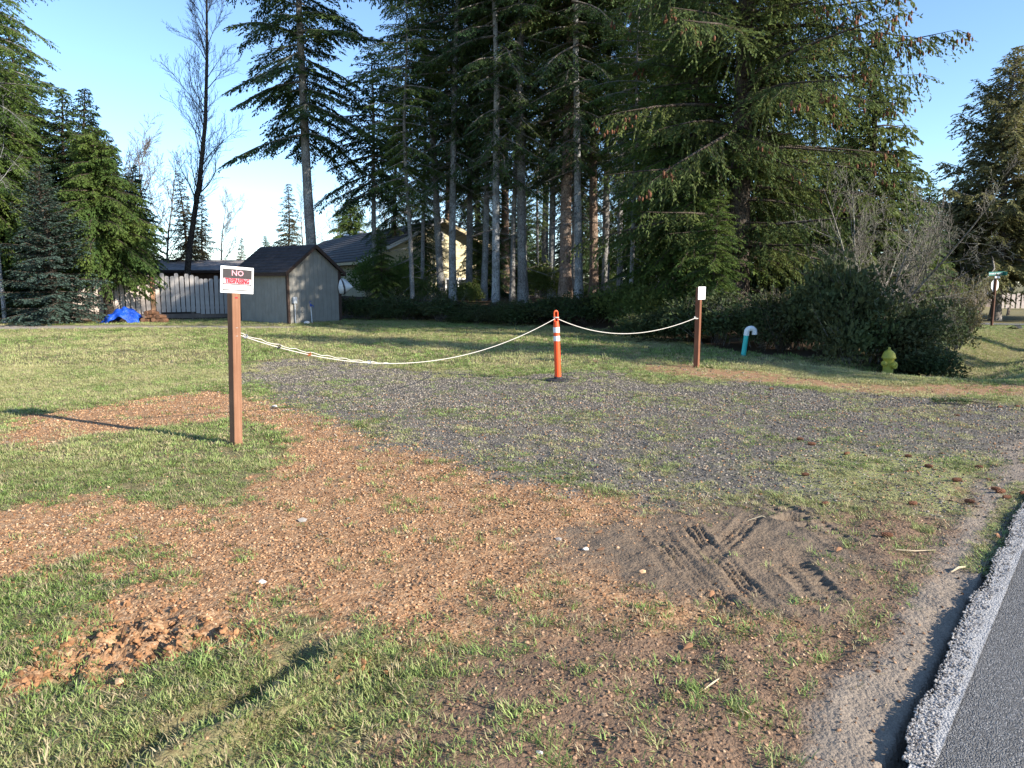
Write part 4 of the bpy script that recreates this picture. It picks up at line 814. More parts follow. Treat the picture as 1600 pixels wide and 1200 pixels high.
for sgn in (-1,1):
    half=HW/2+.5; mb=MB(); nC=12
    for i in range(nC):
        u0=half*i/nC;u1=half*(i+1)/nC+.03; xa=HW/2+sgn*u0; xb=HW/2+sgn*u1; za=HP+.10-sl2*u0; zb=HP+.10-sl2*u1+.02
        mb.add([(xa,-.5,za-.06),(xb,-.5,zb-.06),(xb,HD+.4,zb-.06),(xa,HD+.4,za-.06),(xa,-.5,za-.02),(xb,-.5,zb),(xb,HD+.4,zb),(xa,HD+.4,za-.02)],[(0,1,2,3),(4,7,6,5),(0,4,5,1),(1,5,6,2),(2,6,7,3)])
    mb.build('roof',M['shingle2'],ho)
    xe=HW/2+sgn*half
    MB().prism([(HW/2,-.53,HP+.06),(xe,-.53,HP+.06-sl2*half),(xe,-.53,HP-.14-sl2*half),(HW/2,-.53,HP-.14)],(0,.03,0)).build('barge_board',M['white'] if sgn<0 else M['tan'],ho)  # sunlit left rake painted in as white, the right one stays tan
    MB().box((xe,HD/2,HP-.02-sl2*half),(.03,HD+.8,.16)).build('fascia',M['tan'],ho)
mb=MB(); mb.box((HW/2,-.03,HP-.85),(.40,.03,.50)); v_=mb.build('gable_vent',M['white'],ho); MB().box((HW/2,-.048,HP-.85),(.28,.012,.38)).build('louvre',M['dark'],v_)
wn=MB().box((HW*.62,-.04,1.35),(1.5,.06,1.1)).build('window',M['white'],ho)
for k in (-1,1): MB().box((HW*.62+k*.35,-.075,1.35),(.62,.012,.92)).build('pane',M['dark'],wn)
for k in range(5): MB().box((HW/2-.05,3.5+k*3.6,HP+.17),(.30,.5,.14),bev=.03).build('ridge_vent',M['white'],ho)
MB().tube([(HW*.3,6,HP-.6),(HW*.3,6,HP+.05)],.06,10).build('vent_stack',M['metal'],ho,True)
# neighbour's roof behind the fence
nbx=PX(285,46); nh=empty('neighbour_house',(nbx-2,45,0),.15,'low weathered grey roofed house behind the board fence','house')
MB().box((3.2,3,1.15),(9,6,2.3)).build('wall',wood_mat('brown_siding',(.13,.07,.05),(.20,.12,.08)),nh)
mb=MB(); 
for i in range(8):
    u0=i/8;u1=(i+1)/8+.02; ya=-.5+3.5*u0; yb=-.5+3.5*u1; za=2.25+.75*u0; zb=2.25+.75*u1
    mb.add([(-1.8,ya,za),(8.2,ya,za),(8.2,yb,zb-.02),(-1.8,yb,zb-.02),(-1.8,ya,za-.06),(8.2,ya,za-.06),(8.2,yb,zb-.08),(-1.8,yb,zb-.08)],[(0,1,2,3),(4,7,6,5),(0,4,5,1),(1,5,6,2),(3,2,6,7),(0,3,7,4)])
mb.add([(-1.8,3,3.0),(8.2,3,3.0),(8.2,6.5,2.25),(-1.8,6.5,2.25)],[(0,1,2,3)]); mb.build('roof',M['shingle3'],nh)
MB().box((3.2,-.52,2.2),(10,.03,.18)).build('fascia',M['trim'],nh)
# ================================================================== FENCES
M['board']=wood_mat('weathered_board',(.34,.31,.29),(.50,.46,.43),(20,20,1)); M['boardp']=wood_mat('pinkish_board',(.46,.38,.33),(.62,.53,.47),(20,20,1)); M['boardd']=wood_mat('rail_wood',(.14,.11,.09),(.24,.19,.16)); M['boardr']=wood_mat('rusty_board',(.42,.22,.12),(.55,.33,.2),(20,20,1))
fx0,fx1=-17.6,-11.6; fy0,fy1=29.6,32.4
fn=empty('board_fence',(fx0,fy0,H1(fx0,fy0)),math.atan2(fy1-fy0,fx1-fx0),'weathered vertical board fence between the evergreens and the shed','fence')
FL=math.hypot(fx1-fx0,fy1-fy0)
bmesh_cache={}
def board_me(k,mat):
    if (k,mat.name) not in bmesh_cache:
        h=[1.60,1.55,1.62,1.50][k]; bmesh_cache[(k,mat.name)]=MB().prism([(-.078,0,0),(.078,0,0),(.078,0,h-.04),(.05,0,h),(-.05,0,h),(-.078,0,h-.04)],(0,.02,0)).mesh('board',mat)
    return bmesh_cache[(k,mat.name)]
nbd=int(FL/.188)
for i in range(nbd):
    u=(i+.5)*FL/nbd; mt=M['boardp'] if u<3.2 else M['board'];  # paler pinkish boards on the left paint the sunlight into the wood colour
    if abs(u-2.9)<.10: mt=M['boardr']
    o=mo('board',board_me(random.randint(0,3),mt),fn); dz=.22+ (.06 if 3.3<u<4.6 else 0)+ (0.0 if u<4.8 else -.04)
    o.location=(u,-.03 if i%2 else -.055,dz); o.rotation_euler=(0,random.uniform(-.012,.012),0)
for k in range(4): MB().box((k*FL/3,.06,.85),(.10,.10,1.75),bev=.004).build('fence_post',M['boardd'],fn)
for hz in (.45,1.0,1.6):
    MB().box((FL/2,.012,hz),(FL,.04,.09)).build('rail',M['boardd'],fn)
MB().box((FL/2,.03,.11),(FL,.04,.18)).build('kick_board',M['boardd'],fn)
# far fence beyond the side street
f2x,f2y=PX(1556,68),68.; fz=H1(f2x,f2y); f2=empty('picket_fence',(f2x,f2y,fz),-.05,'pale slatted fence far away beyond the side street at the right edge','fence')
for i in range(9):
    o=mo('board',board_me(i%4,M['boardp'] if i<6 else M['white']),f2); o.location=(.15+i*.46,-.05,-.05); o.scale=(2.0 if i<6 else 1.7,1,.86)
MB().box((2,.0,.55),(4.4,.04,.1)).build('rail',M['boardd'],f2); MB().box((2,.0,1.05),(4.4,.04,.1)).build('rail',M['boardd'],f2)
for k in range(3): MB().box((k*2.05,.05,.6),(.12,.12,1.3)).build('fence_post',M['boardd'],f2)
f3=empty('side_fence',(f2x-3.2,f2y-1.0,fz),.28,'dull brown solid fence behind the stop sign','fence')
for i in range(16): o=mo('board',board_me(i%4,M['boardd']),f3); o.location=(i*.2,0,-.1); o.scale=(1.25,1,.84)
x,y=PX(1577,58),58.; o=MB().box((0,0,.3),(.16,.16,.62),bev=.01,tilt=(0,.12,0)).build('marker_post',M['boardd']); o.location=(x,y,H1(x,y)); tag(o,'short dark leaning stake on the far lawn','stake')
# ================================================================== STOP SIGN
sx,sy=PX(1549,41.,-1.0),41.; szz=H1(sx,sy); st=empty('stop_sign',(sx,sy,szz-.1),0,'stop sign seen from behind on a tall brown post with green street name blades','sign')
MB().box((0,0,1.5),(.11,.11,3.0),rz=R(-62),bev=.004,tilt=(0,R(0),0)).build('post',wood_mat('stained_post',(.075,.035,.022),(.13,.065,.04)),st)
oc=[(.37*math.cos(R(22.5+45*i)),0,.37*math.sin(R(22.5+45*i))) for i in range(8)]
m_=MB().prism(oc,(0,.006,0)); sg=m_.build('sign_plate',M['white'],st); sg.location=(.03,.07,2.38); sg.rotation_euler=(0,0,R(27))
m_=MB().prism([(a*.97,0,b_*.97) for a,_,b_ in oc],(0,.003,0)); s2=m_.build('sign_face',simple('sign_red',(.5,.02,.02),.4,.4,.05),sg); s2.location=(0,.009,0)
M['sgreen']=simple('street_sign_green',(.012,.16,.13),.4,.4,.08)
bl=MB().box((0,0,0),(1.0,.01,.20),bev=0).build('name_blade',M['sgreen'],st); bl.location=(.02,-.03,3.02); bl.rotation_euler=(0,R(-2),R(8))
text('HARBOR VIEW CT',.115,M['white'],bl,(-.03,-.009,0),(math.pi/2,0,0),.001,sx=1.0)
MB().box((.03,-.06,2.82),(.30,.04,.12),bev=.01).build('bracket',M['white'],st)
bl2=MB().box((.40,.02,3.02),(.02,.60,.20)).build('cross_blade',M['sgreen'],st)
MB().box((-.28,.2,1.95),(.09,.02,.14)).build('small_plate',M['white'],st)
# culvert mouth
cx_,cy_=25.6,37.6; o=MB().tube([(0,0,0),(.9,1.05,0)],.28,16,caps=False).build('culvert_pipe',simple('dark_culvert',(.03,.03,.03),.9,.1)); o.location=(cx_,cy_,H1(cx_,cy_)-.12); tag(o,'dark culvert mouth at the far end of the ditch','culvert')
# ================================================================== TARP PILE, LOGS
tx,ty=-15.05,28.55; tz=H1(tx,ty)
n=36; mb_V=[];
for i in range(n+1):
    for j in range(n+1):
        u=i/n*2-1; v=j/n*2-1; rr=max(abs(u),abs(v))
        hgt2=.58*(1-min(1,(u*u*.75+v*v*.8)))**.6*(1+.25*math.sin(u*2.5+1)) + .05*math.sin(u*13+v*5)*(1-rr*.5)+.03*math.sin(v*17-u*6)+.04*float(vn(np.array([u*6+9]),np.array([v*6]),5)[0])
        mb_V.append((u*.80*(1+.08*math.sin(v*7)),v*.55*(1+.07*math.sin(u*9)),max(.0,hgt2)+.01+.02*math.sin(9*u+7*v)*(rr>.9)))
fs=[(i*(n+1)+j,(i+1)*(n+1)+j,(i+1)*(n+1)+j+1,i*(n+1)+j+1) for i in range(n) for j in range(n)]
b=NB('blue_tarp'); c=b.mix(b.noise(5,4,.6),(.010,.06,.42),(.02,.11,.60)); mt=b.pbr(c,.35,.5,b.bump(b.noise(9,5,.7,None,.6),.9,.05))
o=mo('blue_tarp',np_mesh('blue_tarp',np.array(mb_V),np.array(fs),mt,smooth=True)); o.location=(tx,ty,tz); o.rotation_euler=(0,0,.1); o.scale=(.85,.85,.80); tag(o,'crumpled bright blue tarp draped over a pile by the fence','tarp')
lp=empty('log_pile',(tx+1.15,ty+.15,tz),.1,'low stack of brown firewood logs just right of the blue tarp','firewood')
mlog=[MB().lathe([(.02,-.22),(.085,-.22),(.09,0),(.085,.22),(.02,.22)],9,ax=(0.2,1,.05)).mesh('log',wood_mat('log_wood',(.14,.07,.04),(.26,.14,.08))) for _ in range(2)]
for r_,cnt in enumerate((5,4,2)):
    for i in range(cnt): o=mo('log',mlog[i%2],lp); o.location=(-.35+.175*i+.09*r_,random.uniform(-.04,.04),.09+.155*r_); o.rotation_euler=(0,random.random()*3,random.uniform(-.15,.15))
# ================================================================== TREES
pf_col=lambda t:np.clip((1-t)**.75,0,1)*(.75+.25*np.minimum(1,t*6))       # cone
pf_high=lambda t:np.clip(.55+.9*t,0,1)*np.clip((1-t)*3.0,0,1)**.6         # slender forest tree
pf_broad=lambda t:np.clip((1-t),0,1)**.5*(.6+.4*np.minimum(1,t*4))
pf_flat=lambda t:np.clip((1-t)*1.6,0,1)**.6
def T(px,Y): return PX(px,Y,0),Y
# -- single trees whose outline shows
a=conifer(101,21,7.3,3.2,pf_flat,95,.24,e0=(-12,12),droop=.22,hang=(.15,.5),fol='f_dark',bark='b_grey',lsp=.11,lmax=1.35,bend=.25,lean=(-.012,0),lens=(.30,1.2),twl=.24,tww=.07,tsp=.055)
tree('fir_tree',a,*T(493,33.5),'tall dark fir rising alone behind the shed roof',.6)
a=conifer(102,11.6,5.0,2.5,pf_flat,75,.13,e0=(-18,20),droop=.2,hang=(.1,.45),fol='f_dark',bark='b_grey',lsp=.15,lmax=1.0,bend=.12,lens=(.4,1.15),twl=.24,tww=.075)
tree('fir_tree',a,*T(588,36),'slim dark fir with a thin crown just right of the tall fir',1.6)
a=conifer(103,24,5.0,4.2,pf_broad,130,.30,e0=(-18,22),droop=.2,hang=(.15,.6),fol='f_hem',bark='b_grey',lmax=1.25,azb=(0.0,.35,.5),twl=.21,tww=.055,tsp=.055)
tree('fir_tree',a,*T(-25,30),'very tall evergreen with layered boughs at the left edge of the photo',0)
a=conifer(104,7.2,.15,2.8,pf_col,150,.12,e0=(-8,42),droop=.15,hang=(.05,.3),fol='f_blue',bark='b_dark',lsp=.14,tsp=.05,twl=.16,tww=.065,lmax=.8,upt=.12)
tree('blue_spruce_tree',a,*T(88,27.8),'bluish spruce with upturned tips in front of the left evergreens',.5,.82)
cedar=conifer(105,9.5,2.4,3.3,pf_broad,160,.18,e0=(-22,25),droop=.25,hang=(.3,.9),fol='f_hem',bark='b_dark',lmax=1.2,lsp=.14,twl=.22,tww=.08)
tree('cedar_tree',cedar,*T(172,30.0),'drooping green cedar hanging over the left end of the fence',0,.80)
tree('cedar_tree',cedar,*T(0,31),'yellow green cedar at the left edge below the tall evergreen',2.2,1.0)
dk=conifer(106,13,.3,3.7,pf_col,160,.22,e0=(-20,25),droop=.22,hang=(.2,.7),fol='f_dark',bark='b_dark',lmax=1.2,lsp=.14,twl=.25,tww=.095,tsp=.065)
dkh=conifer(108,12,.3,3.6,pf_broad,150,.22,e0=(-20,25),droop=.25,hang=(.2,.8),fol='f_hem',bark='b_dark',lmax=1.2,lsp=.15,twl=.25,tww=.09,tsp=.065)
tree('hemlock_tree',dkh,*T(48,34.5),'dark hemlock filling the gap behind the blue spruce',1.1,.86)
tree('hemlock_tree',dk,*T(118,35),'dark hemlock right of the blue spruce with a broken looking top',3.3,.74)
tree('hemlock_tree',dk,*T(5,37),'dark hemlock farthest back in the left clump',4.4,1.05)
tree('hemlock_tree',dk,*T(172,36),'dark hemlock at the middle of the left clump behind the cedar',1.4,.66)
tree('hemlock_tree',dkh,*T(165,33.5),'green hemlock in the middle of the left clump leaning over the cedar',2.9,.62)
tree('hemlock_tree',dk,*T(225,36.5),'shorter dark hemlock behind the cedar over the fence',5.1,.50)
tree('hemlock_tree',dk,*T(62,39),'tall dark hemlock merging the left clump behind the others',.5,1.08)
tree('hemlock_tree',dk,*T(150,38),'dark hemlock showing between the pointed tops of the left clump',4.0,.80)
tree('hemlock_tree',dk,*T(-80,30),'dark hemlock just beyond the left edge',2.1,.9)
br=conifer(107,11,1.0,2.4,pf_col,110,.14,e0=(-5,35),droop=.2,hang=(.2,.8),fol='f_brown',bark='b_dark',tsp=.075,lsp=.16,twl=.26,tww=.09)
tree('thin_spruce_tree',br,*T(188,45),'brownish thin crowned spruce behind the left evergreens',0,.86)
tree('thin_spruce_tree',br,*T(215,47),'second brownish spruce lower and right of the first',3,.72)
tree('thin_spruce_tree',br,*T(295,48),'olive brown spruce behind the fence beside the leaning bare tree',2,.70)
tree('thin_spruce_tree',br,*T(322,50),'rounder olive brown spruce just right of the leaning alder',5,.60)
tree('thin_spruce_tree',br,*T(455,62),'distant olive spruce left of the shed roof top',4,.80)
tree('thin_spruce_tree',cedar,*T(556,66),'distant rounded dark evergreen over the house roof',1,.85)
# -- leaning bare alder
a=bare(201,17.5,.17,lean=(.050,0),lv=4,kids=(40,12,6,4),spread=.55,up=.30,base=.20,bark='b_dark',lf=.17,lf1=.45,minr=.0085,rk=.30)
tree('bare_alder_tree',a,*T(290,37),'tall leafless alder leaning right behind the fence',.0,1)
bt=[bare(210+i,8,.10,lv=4,kids=(14,9,6,4),spread=.7,up=.3,base=.15,bark='b_twig',lf=.42,minr=.013) for i in range(3)]
for i,(px,Y,s_,rz,lab) in enumerate([(205,52,1.15,0,'leafless grey tree behind the left evergreens'),(235,50,1.22,2,'leafless grey tree left of the alder'),(262,55,1.15,4,'leafless grey tree just left of the leaning alder trunk'),(345,60,.9,1,'faint leafless tree between the alder and the shed'),(478,80,1.25,2,'hazy leafless tree left of the tall fir trunk over the roof'),(530,82,1.3,5,'hazy leafless tree right of the tall fir trunk over the roof'),(610,80,1.25,3,'hazy leafless tree right of the slim fir trunk'),(640,84,1.35,0,'hazy leafless tree over the house ridge'),(575,90,1.35,.6,'hazy leafless tree farthest back over the roof'),(700,78,1.2,4,'leafless tree seen between the pale trunks'),(760,80,1.2,1,'leafless tree seen behind the second pale mottled trunk')]):
    tree('bare_tree',bt[i%3],*T(px,Y),lab,rz,s_,group='leafless trees in the distance')
a=bare(230,9.5,.09,lv=3,kids=(12,6,4),spread=.6,up=.3,base=.35,bark='b_pale',lf=.3,minr=.006)
tree('bare_tree',a,*T(8,28.5),'pale leafless sapling in front of the left edge evergreens',0,.9)
# -- forest group
V1=conifer(301,23,6.0,3.2,pf_high,98,.19,e0=(-20,18),droop=.22,hang=(.2,.8),fol='f_spruce',bark='b_grey',dead=60,lmax=1.25,lens=(.4,1.15),twl=.21,tww=.055,tsp=.055)
V2=conifer(302,21,6.0,3.2,pf_high,92,.17,e0=(-22,15),droop=.2,hang=(.2,.8),fol='f_dark',bark='b_pale',dead=70,lmax=1.2,lens=(.4,1.2),twl=.21,tww=.055,tsp=.055)
V3=conifer(303,24,7.5,3.2,pf_high,92,.24,e0=(-15,20),droop=.25,hang=(.25,1.0),fol='f_spruce',bark='b_red',dead=60,lmax=1.25,lens=(.4,1.15),twl=.21,tww=.055,tsp=.055)
V4=conifer(304,18,6.0,2.6,pf_high,80,.13,e0=(-20,20),droop=.2,hang=(.2,.7),fol='f_hem',bark='b_grey',dead=60,lmax=1.1,twl=.21,tww=.055,tsp=.055)
V5=conifer(305,20,3.0,3.6,pf_broad,125,.20,e0=(-20,20),droop=.22,hang=(.3,1.0),fol='f_dark',bark='b_dark',dead=80,lmax=1.25,twl=.21,tww=.055,tsp=.055)
FT=[(V4,646,31.5,.75,0,'thin pale trunked conifer leaning left in front of the yellow gable'),
(V2,708,32.5,.95,1.0,'grey trunked conifer right of the yellow gable'),
(V5,664,38,.40,.4,'small dark drooping conifer beside the house gable'),
(V1,733,34.5,.80,2.2,'slim grey trunk between two pale mottled trunks'),
(V2,774,30.2,.95,3.0,'pale mottled trunk standing forward at the grass edge'),
(V3,790,36,.85,5.0,'dark brown trunk behind the pale mottled ones'),
(V1,818,30.8,1.05,4.1,'thick grey trunk left of the orange tube'),
(V4,838,37,.6,.5,'very thin pale trunk deep in the wood'),
(V3,882,30.5,1.0,1.2,'broad reddish sunlit trunk behind the orange tube'),
(V2,904,29.5,.92,5.5,'grey mottled trunk just right of the reddish one'),
(V1,897,33,.7,2.7,'thin trunk hidden between the reddish and grey trunks'),
(V3,927,31.5,.80,3.7,'brown sunlit trunk right of the grey mottled one'),
(V5,966,38,.55,2.0,'dark tree behind the gap in the middle of the wood'),
(V2,1000,31,.85,.9,'pale trunk seen through dark branches right of centre'),
(V5,1040,28,.72,5.2,'dark trunked conifer left of the big spruce'),
(V4,985,26,.62,1.9,'green needled conifer in front of the gap in the wood'),
(V1,850,40,.95,3.4,'conifer at the back of the wood behind the reddish trunk'),
(V5,752,42,.9,4.2,'dark conifer at the back of the wood behind the pale trunks'),
(V5,1085,45,1.0,.3,'tall dark conifer behind the big spruce'),
(V1,1180,43,.95,1.4,'conifer behind the right side of the big spruce'),
(V5,1250,31,.62,2.6,'short dark conifer deep behind the right hedge'),
(V5,905,46,.9,.3,'dark conifer at the far back of the wood'),
(V5,1030,44,.95,2.3,'dark conifer at the far back right of the gap'),
(V3,700,44,.75,1.3,'brown trunked conifer behind the yellow house corner'),
(V1,690,34,.86,.6,'slim grey trunk leaning at the right of the yellow gable'),
(V2,756,34,.84,4.4,'thin mottled trunk between two thicker pale trunks'),
(V4,800,32.5,.85,2.6,'thin grey trunk close left of the thick grey one'),
(V2,862,33.5,.88,.2,'mottled trunk just left of the broad reddish one'),
(V1,945,33,.86,5.2,'grey trunk right of the brown sunlit one'),
(V4,968,30.5,.90,3.3,'slender green crowned conifer at the left of the sky gap'),
(V2,1022,32,.90,2.4,'mottled trunk between the pale trunk and the dark conifer'),
(V4,660,34.5,.72,5.0,'slim conifer crossing the peak of the yellow gable'),
(V5,620,41,.62,3.6,'drooping dark conifer standing behind the house ridge')]
for (m_,px,Y,s_,rz,lab) in FT: tree('conifer_tree',m_,*T(px,Y),lab,rz,s_,group='trees of the wood behind the lawn')
UG=[(748,35.5,.30),(778,36,.36),(800,42,.42),(845,44,.36),(880,40,.34),(915,43,.40),(945,40,.30),(985,38,.40),(1030,36,.38),(1090,30,.40),(1130,34,.45),(1180,28,.42),(1225,30,.46),(1275,27,.45),(1320,31,.60),(1400,33,.62),(1435,36,.55),(1300,40,.8),(1210,42,.8)]
for i,(px,Y,s_) in enumerate(UG): tree('young_conifer',dk if i%3 else dkh,*T(px,Y),'young dark conifer in the wood %s'%['behind the slim grey trunk hiding the house wall','right of the yellow house wall','behind trunks left of the orange tube','behind the thin pale trunk','directly behind the reddish trunk','behind the brown sunlit trunk','low in the gap right of the brown trunk','below the sky gap','left of the bright hemlock','left of the big spruce foot','right behind the big spruce foot','under the big spruce limbs above the teal pipe','under the big spruce limbs left of the bare shrub','under the lowest cone boughs','behind the bare shrub','behind the bare shrub at its right','between the wood and the olive spruce','tall and far back above the bare shrub','tall and far back above the teal pipe'][i],i*1.7,s_,group='young conifers under the wood')
hemL=conifer(310,11.5,1.4,3.2,pf_broad,130,.12,e0=(-18,25),droop=.28,hang=(.15,.6),fol='f_hem',bark='b_dark',lmax=1.2,lsp=.14,dead=20)
tree('hemlock_tree',hemL,*T(1075,23.5),'bright green hemlock left of the big spruce trunk',.3,.93)
tree('hemlock_tree',hemL,*T(1115,20),'small sunlit hemlock spreading over the hedge behind the far post',2.6,.36)
tree('hemlock_tree',hemL,*T(598,32.5),'young green hemlock between shed and yellow house',4.0,.32)
tree('hemlock_tree',hemL,*T(1000,27),'dark green hemlock low behind the hedge right of the orange tube',5.1,.50)
big=conifer(311,23,2.2,5.9,lambda t:np.clip(1.2*(1-t)**.6,0,1)*(.80+.20*np.minimum(1,t*5)),250,.33,e0=(6,34),droop=.40,upt=.16,hang=(.2,.9),fol='f_spruce',bark='b_dark',lmax=1.5,lsp=.125,tsp=.055,curtain=.20,dead=60,bend=.35,cones=1100,gaps=.0,lens=(.35,.95),twl=.16,tww=.050,azb=(-.25,.30,.8))
tree('spruce_tree',big,*T(1150,22.5),'huge spruce with arching limbs, hanging boughs and brown cones',.0,1.0)
tree('spruce_tree',conifer(312,9.6,.4,3.0,pf_col,150,.16,e0=(-5,35),droop=.22,hang=(.3,1.0),fol='f_spruce',bark='b_dark',lsp=.14,curtain=.2),*T(1340,24.5),'shorter dense spruce under the cone bearing boughs at right',1.0,1.0)
far_s=conifer(313,15,2.7,6.2,lambda t:np.clip((1-t),0,1)**.72,170,.25,e0=(4,48),droop=.2,upt=.12,hang=(.2,.8),fol='f_olive',bark='b_twig',lsp=.16,tsp=.07,twl=.28,tww=.10,lens=(.4,1.2),lmax=1.5)
tree('spruce_tree',far_s,*T(1556,51),'large olive green spruce with an open ragged top at the right',.4,1.20)
tree('spruce_tree',far_s,*T(1700,52),'olive spruce beyond the right edge of the photo',2.4,.9)
tree('spruce_tree',far_s,*T(1490,52),'olive spruce hidden behind the bare shrub at right',4.4,.62)
# -- trees across the road, casting the shade on the hedge and ditch
tree('roadside_tree',dkh,22,6.9,'dark conifer across the road outside the right edge',0,(.92,.92,1.22))
tree('roadside_tree',V5,27,8.4,'slender conifer across the road behind the nearest one',1,.55)
tree('roadside_tree',V5,26.5,13.2,'conifer across the road farther along outside the right edge',2,.55)
tree('roadside_tree',dk,31,12.2,'tall hemlock across the road outside the right edge',2,.75)
tree('roadside_tree',dk,33,20,'hemlock across the road well beyond the right edge',3,.8)
# -- distant tree line
k=0
for px,Y,s_,m_ in [(-250,70,.9,dk),(-120,75,.8,dk),(60,80,.7,dk),(180,85,.6,br),(380,95,.65,br),(420,100,.6,dk),(760,95,.9,dk),(820,90,.95,dk),(950,95,.8,dk),(1100,80,.8,dk),(1300,75,.8,dk),(1440,80,.8,dk),(1580,95,.85,far_s),(1690,90,.8,far_s),(1820,85,.9,dk)]:
    tree('distant_tree',m_,*T(px,Y),'dark evergreen of the distant belt seen '+['beyond the left edge','beyond the left evergreens','behind the cedar clump','behind the brownish spruces','left of the shed roof','over the shed roof','behind the pale mottled trunks','behind the thick grey trunk','behind the brown sunlit trunk','behind the big spruce trunk','behind the right hedge','behind the bare shrub','behind the stop sign','right of the olive spruce','far beyond the right edge'][k],k*1.3,s_,group='distant evergreen belt'); k+=1
# ================================================================== SHRUBS
Bd=[bush(401+i,2.6,2.2,1.7,8500,.105,'l_dark',18,30) for i in range(3)]
Bs=[bush(411+i,2.4,2.0,1.5,8500,.10,'l_salal',16,30) for i in range(2)]
Bf=bush(421,2.4,2.2,2.4,9000,.10,'l_fern',18,40)
Bo=bush(431,2.0,2.0,1.9,8000,.065,'l_olive',14,160,'b_lichen')
def B(m_,px,py,Yoff,lab,rz=0,sc=1,cat='bush'):
    x,y=G(px,py); k=(y+Yoff)/y; x*=k;y*=k; put_bush('shrub',m_,x,y,lab,rz,sc,cat,'undergrowth along the edge of the wood')
B(Bf,640,497,3.5,'bright green shrub below the yellow gable wall',1.4,(.9,.9,1.0))
B(Bf,590,497,1.5,'tall bright green shrub right of the shed',.4,(1.0,1.0,1.0))
B(Bd[0],570,501,.5,'low dark shrub at the grass edge next to the shed',.2,(.8,.8,.62))
B(Bd[1],625,503,.6,'dark shrub below the yellow gable',1.2,(.9,.9,.62))
B(Bs[0],655,500,2,'green leafed shrub in front of the house corner',2.2,(.8,.8,.9))
B(Bd[2],690,505,.6,'dark shrub at the foot of the grey trunks',2.4,(.95,.95,.58))
B(Bs[1],720,500,2,'leafy shrub between the grey trunks',.4,(.8,.8,.7))
B(Bd[0],752,507,.5,'dark low shrub in front of the pale mottled trunk',3.3,(.9,.9,.52))
B(Bd[1],812,509,.6,'dark shrub left of the orange tube top',4.2,(.95,.95,.55))
B(Bs[0],850,500,3,'yellow green shrub lit behind the dark undergrowth',5,(.9,.9,1.1))
B(Bd[2],868,511,.8,'dark shrub directly behind the orange tube',5.2,(.95,.95,.62))
B(Bd[0],925,514,.9,'dark shrub right of the orange tube',.9,(1,1,.72))
B(Bs[1],985,518,1.0,'broad leafed shrub with sunlit leaves under the hanging rope',1.9,(1.0,1.0,.95))
B(Bs[0],1040,524,1.0,'broad leafed shrub with glinting leaves left of the far post',2.9,(1.0,1.0,1.0))
B(Bd[1],1010,533,.3,'low dark shrub at the grass edge under the rope',.3,(.7,.7,.5))
B(Bd[1],1085,535,.7,'dark shrub behind the far wooden post',3.9,(.9,.9,.75))
B(Bd[2],1128,545,1.0,'dark shrub between the far post and the teal pipe',.5,(.85,.85,.78))
B(Bd[0],1190,553,1.3,'dark shrub behind the teal pipe',1.5,(.75,.75,.78))
B(Bs[1],1140,500,2.5,'green leafed shrub deeper in the hedge behind the far post',1.0,(1.0,1.0,1.1))
B(Bd[1],1246,560,1.3,'rounded dark shrub right of the teal pipe',2.5,(.75,.75,.85))
B(Bd[2],1290,566,.9,'largest dark mound of the right hedge',3.5,(.85,.85,1.25))
B(Bd[0],1335,570,.8,'dark bluish mound left of the hydrant',4.5,(.80,.80,1.15))
B(Bd[1],1375,570,1.4,'dark shrub behind the fire hydrant',5.5,(.80,.80,.9))
B(Bd[2],1250,520,2.2,'taller dark shrub at the back of the right hedge',.2,(1,1,1.25))
B(Bs[0],1370,510,2.0,'leafy green shrub at the foot of the bare shrub',.9,(.9,.9,1.2))
B(Bd[0],1436,572,.7,'low tangled shrub right of the hydrant above the ditch',2.1,(.62,.62,.52))
B(Bd[1],1445,545,1.0,'shaded shrub on the bank of the ditch',2.9,(.75,.75,.9))
B(Bo,1484,532,.6,'sunlit olive shrub at the right end of the hedge',.3,(.72,.72,.95))
B(Bo,1455,515,2.0,'olive shrub behind the right end of the hedge',2.3,(.9,.9,1.1))
B(Bo,1492,505,3,'pale olive shrub by the scotch broom',4.1,(.8,.8,.8))
B(Bd[0],460,498,8,'dark shrub hidden behind the shed',0,(1,1,.8))
B(Bd[2],100,503,1,'low dark shrub at the foot of the blue spruce',1,(1.3,.8,.45))
B(Bd[1],20,504,1,'low dark shrub at the left edge of the lawn',2,(1.3,.8,.45))
B(Bs[1],160,501,1,'green shrub beside the blue tarp',3,(.9,.7,.6))
B(Bd[0],1590,480,25,'dark round shrub at the end of the far fence',1,(1.2,1.2,1.0))
Br=bush(441,2.2,1.8,1.5,5200,.075,'l_brown',14,240,'b_twig')
B(Br,1222,556,1.1,'brown tinged bramble between the teal pipe and the dark mound',.3,(.62,.62,.95))
B(Br,1310,548,1.6,'brown tinged bramble rising behind the dark mound',2.3,(.8,.8,1.25))
B(Br,1400,565,1.0,'brown bramble just behind the hydrant on its right',4.3,(.55,.55,.75))
B(Br,1100,520,2.0,'brown tinged bramble behind the far wooden post',1.3,(.9,.9,1.1))
B(Br,790,506,1.2,'brown tinged brush left of the orange tube at the wood edge',3.3,(.8,.8,.6))
B(Br,650,503,1.0,'brown tinged brush in front of the house corner',5.3,(.8,.8,.55))
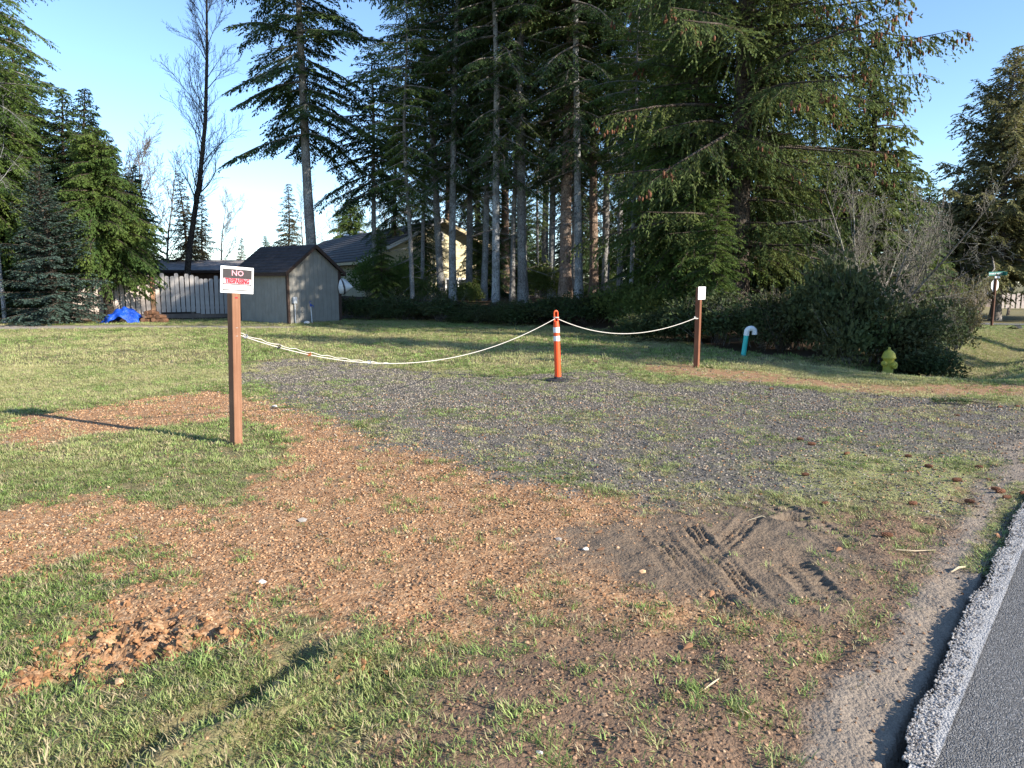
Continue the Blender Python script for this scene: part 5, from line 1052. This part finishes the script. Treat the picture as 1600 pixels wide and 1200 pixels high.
# scotch broom
rb=RS(8); k=90; a=rb.rand(k)*6.28; p0=np.stack([.15*np.cos(a),.15*np.sin(a),0*a],-1); h=1.3+.9*rb.rand(k); p1=p0+np.stack([.30*np.cos(a),.30*np.sin(a),h*.6],-1)*np.array([1,1,1]); p2=p1+np.stack([.16*np.cos(a)+.08*rb.randn(k),.16*np.sin(a),h*.4],-1)
V,Fq=tubes(np.concatenate([p0,p1]),np.concatenate([p1,p2]),np.concatenate([np.full(k,.012),np.full(k,.009)]),np.concatenate([np.full(k,.009),np.full(k,.003)]),3)
n=2600; i=rb.randint(0,k,n); u=rb.rand(n); P=np.where(u[:,None]<.5,p0[i]+(p1-p0)[i]*(u*2)[:,None],p1[i]+(p2-p1)[i]*(u*2-1)[:,None]); Vl,fl,tl=leaves(P,np.stack([rb.randn(n)*.4,rb.randn(n)*.4,np.ones(n)],-1),rb.randn(n,3),.10+.08*rb.rand(n),.022+0*u,rb.rand(n))
x,y=PX(1506,26),26.; bo=put_bush('broom_shrub',dict(stems=np_mesh('stems',V,Fq,M['b_twig']),leaves=np_mesh('leaves',Vl,fl,M['l_olive'],tint=tl)),x,y,'upright wispy broom shrub left of the stop sign',0,1.05)
# bare shrubs at right
a=bare(501,4.4,.05,lv=4,kids=(12,8,6,3),spread=.6,up=.08,base=.15,bark='b_lichen',multi=8,fan=.55,dirb=(.26,-.1),minr=.005,lf=.42)
x,y=PX(1355,18.5),18.5; tree('bare_shrub',a,x,y,'big leafless grey shrub fanning out to the right above the hedge',0,1.0,cat='shrub')
a=bare(502,2.4,.022,lv=4,kids=(9,6,4,3),spread=.8,up=.05,base=.1,bark='b_lichen',multi=9,fan=.9,dirb=(.2,-.2),minr=.003,lf=.45)
for px,Y,s_,rz,lab in [(1395,17,.8,0,'tangle of bare grey twigs above the hydrant'),(1418,18.5,.65,2,'tangle of bare twigs at the right end of the hedge'),(1200,18,.8,3,'small bare twiggy bush in the hedge above the teal pipe'),(1440,22,.9,4,'bare twiggy bush behind the olive shrub')]:
    tree('bare_shrub',a,PX(px,Y),Y,lab,rz,s_,cat='shrub',group='bare twiggy bushes in the hedge')
a2=bare(503,2.0,.02,lv=3,kids=(8,5,3),spread=.9,up=0,base=.1,bark='b_lichen',multi=10,fan=.9,minr=.003,lf=.45)
for px,Y,s_,rz,lab in [(640,30.5,.9,0,'dry brush in front of the yellow gable'),(700,31,.8,2,'dry brush among the grey trunks'),(960,27,.9,4,'dry brush behind the broad leafed shrubs')]:
    tree('dry_brush',a2,PX(px,Y),Y,lab,rz,s_,cat='brush')
print('verts',sum(len(m.vertices) for m in bpy.data.meshes),'polys',sum(len(m.polygons) for m in bpy.data.meshes))
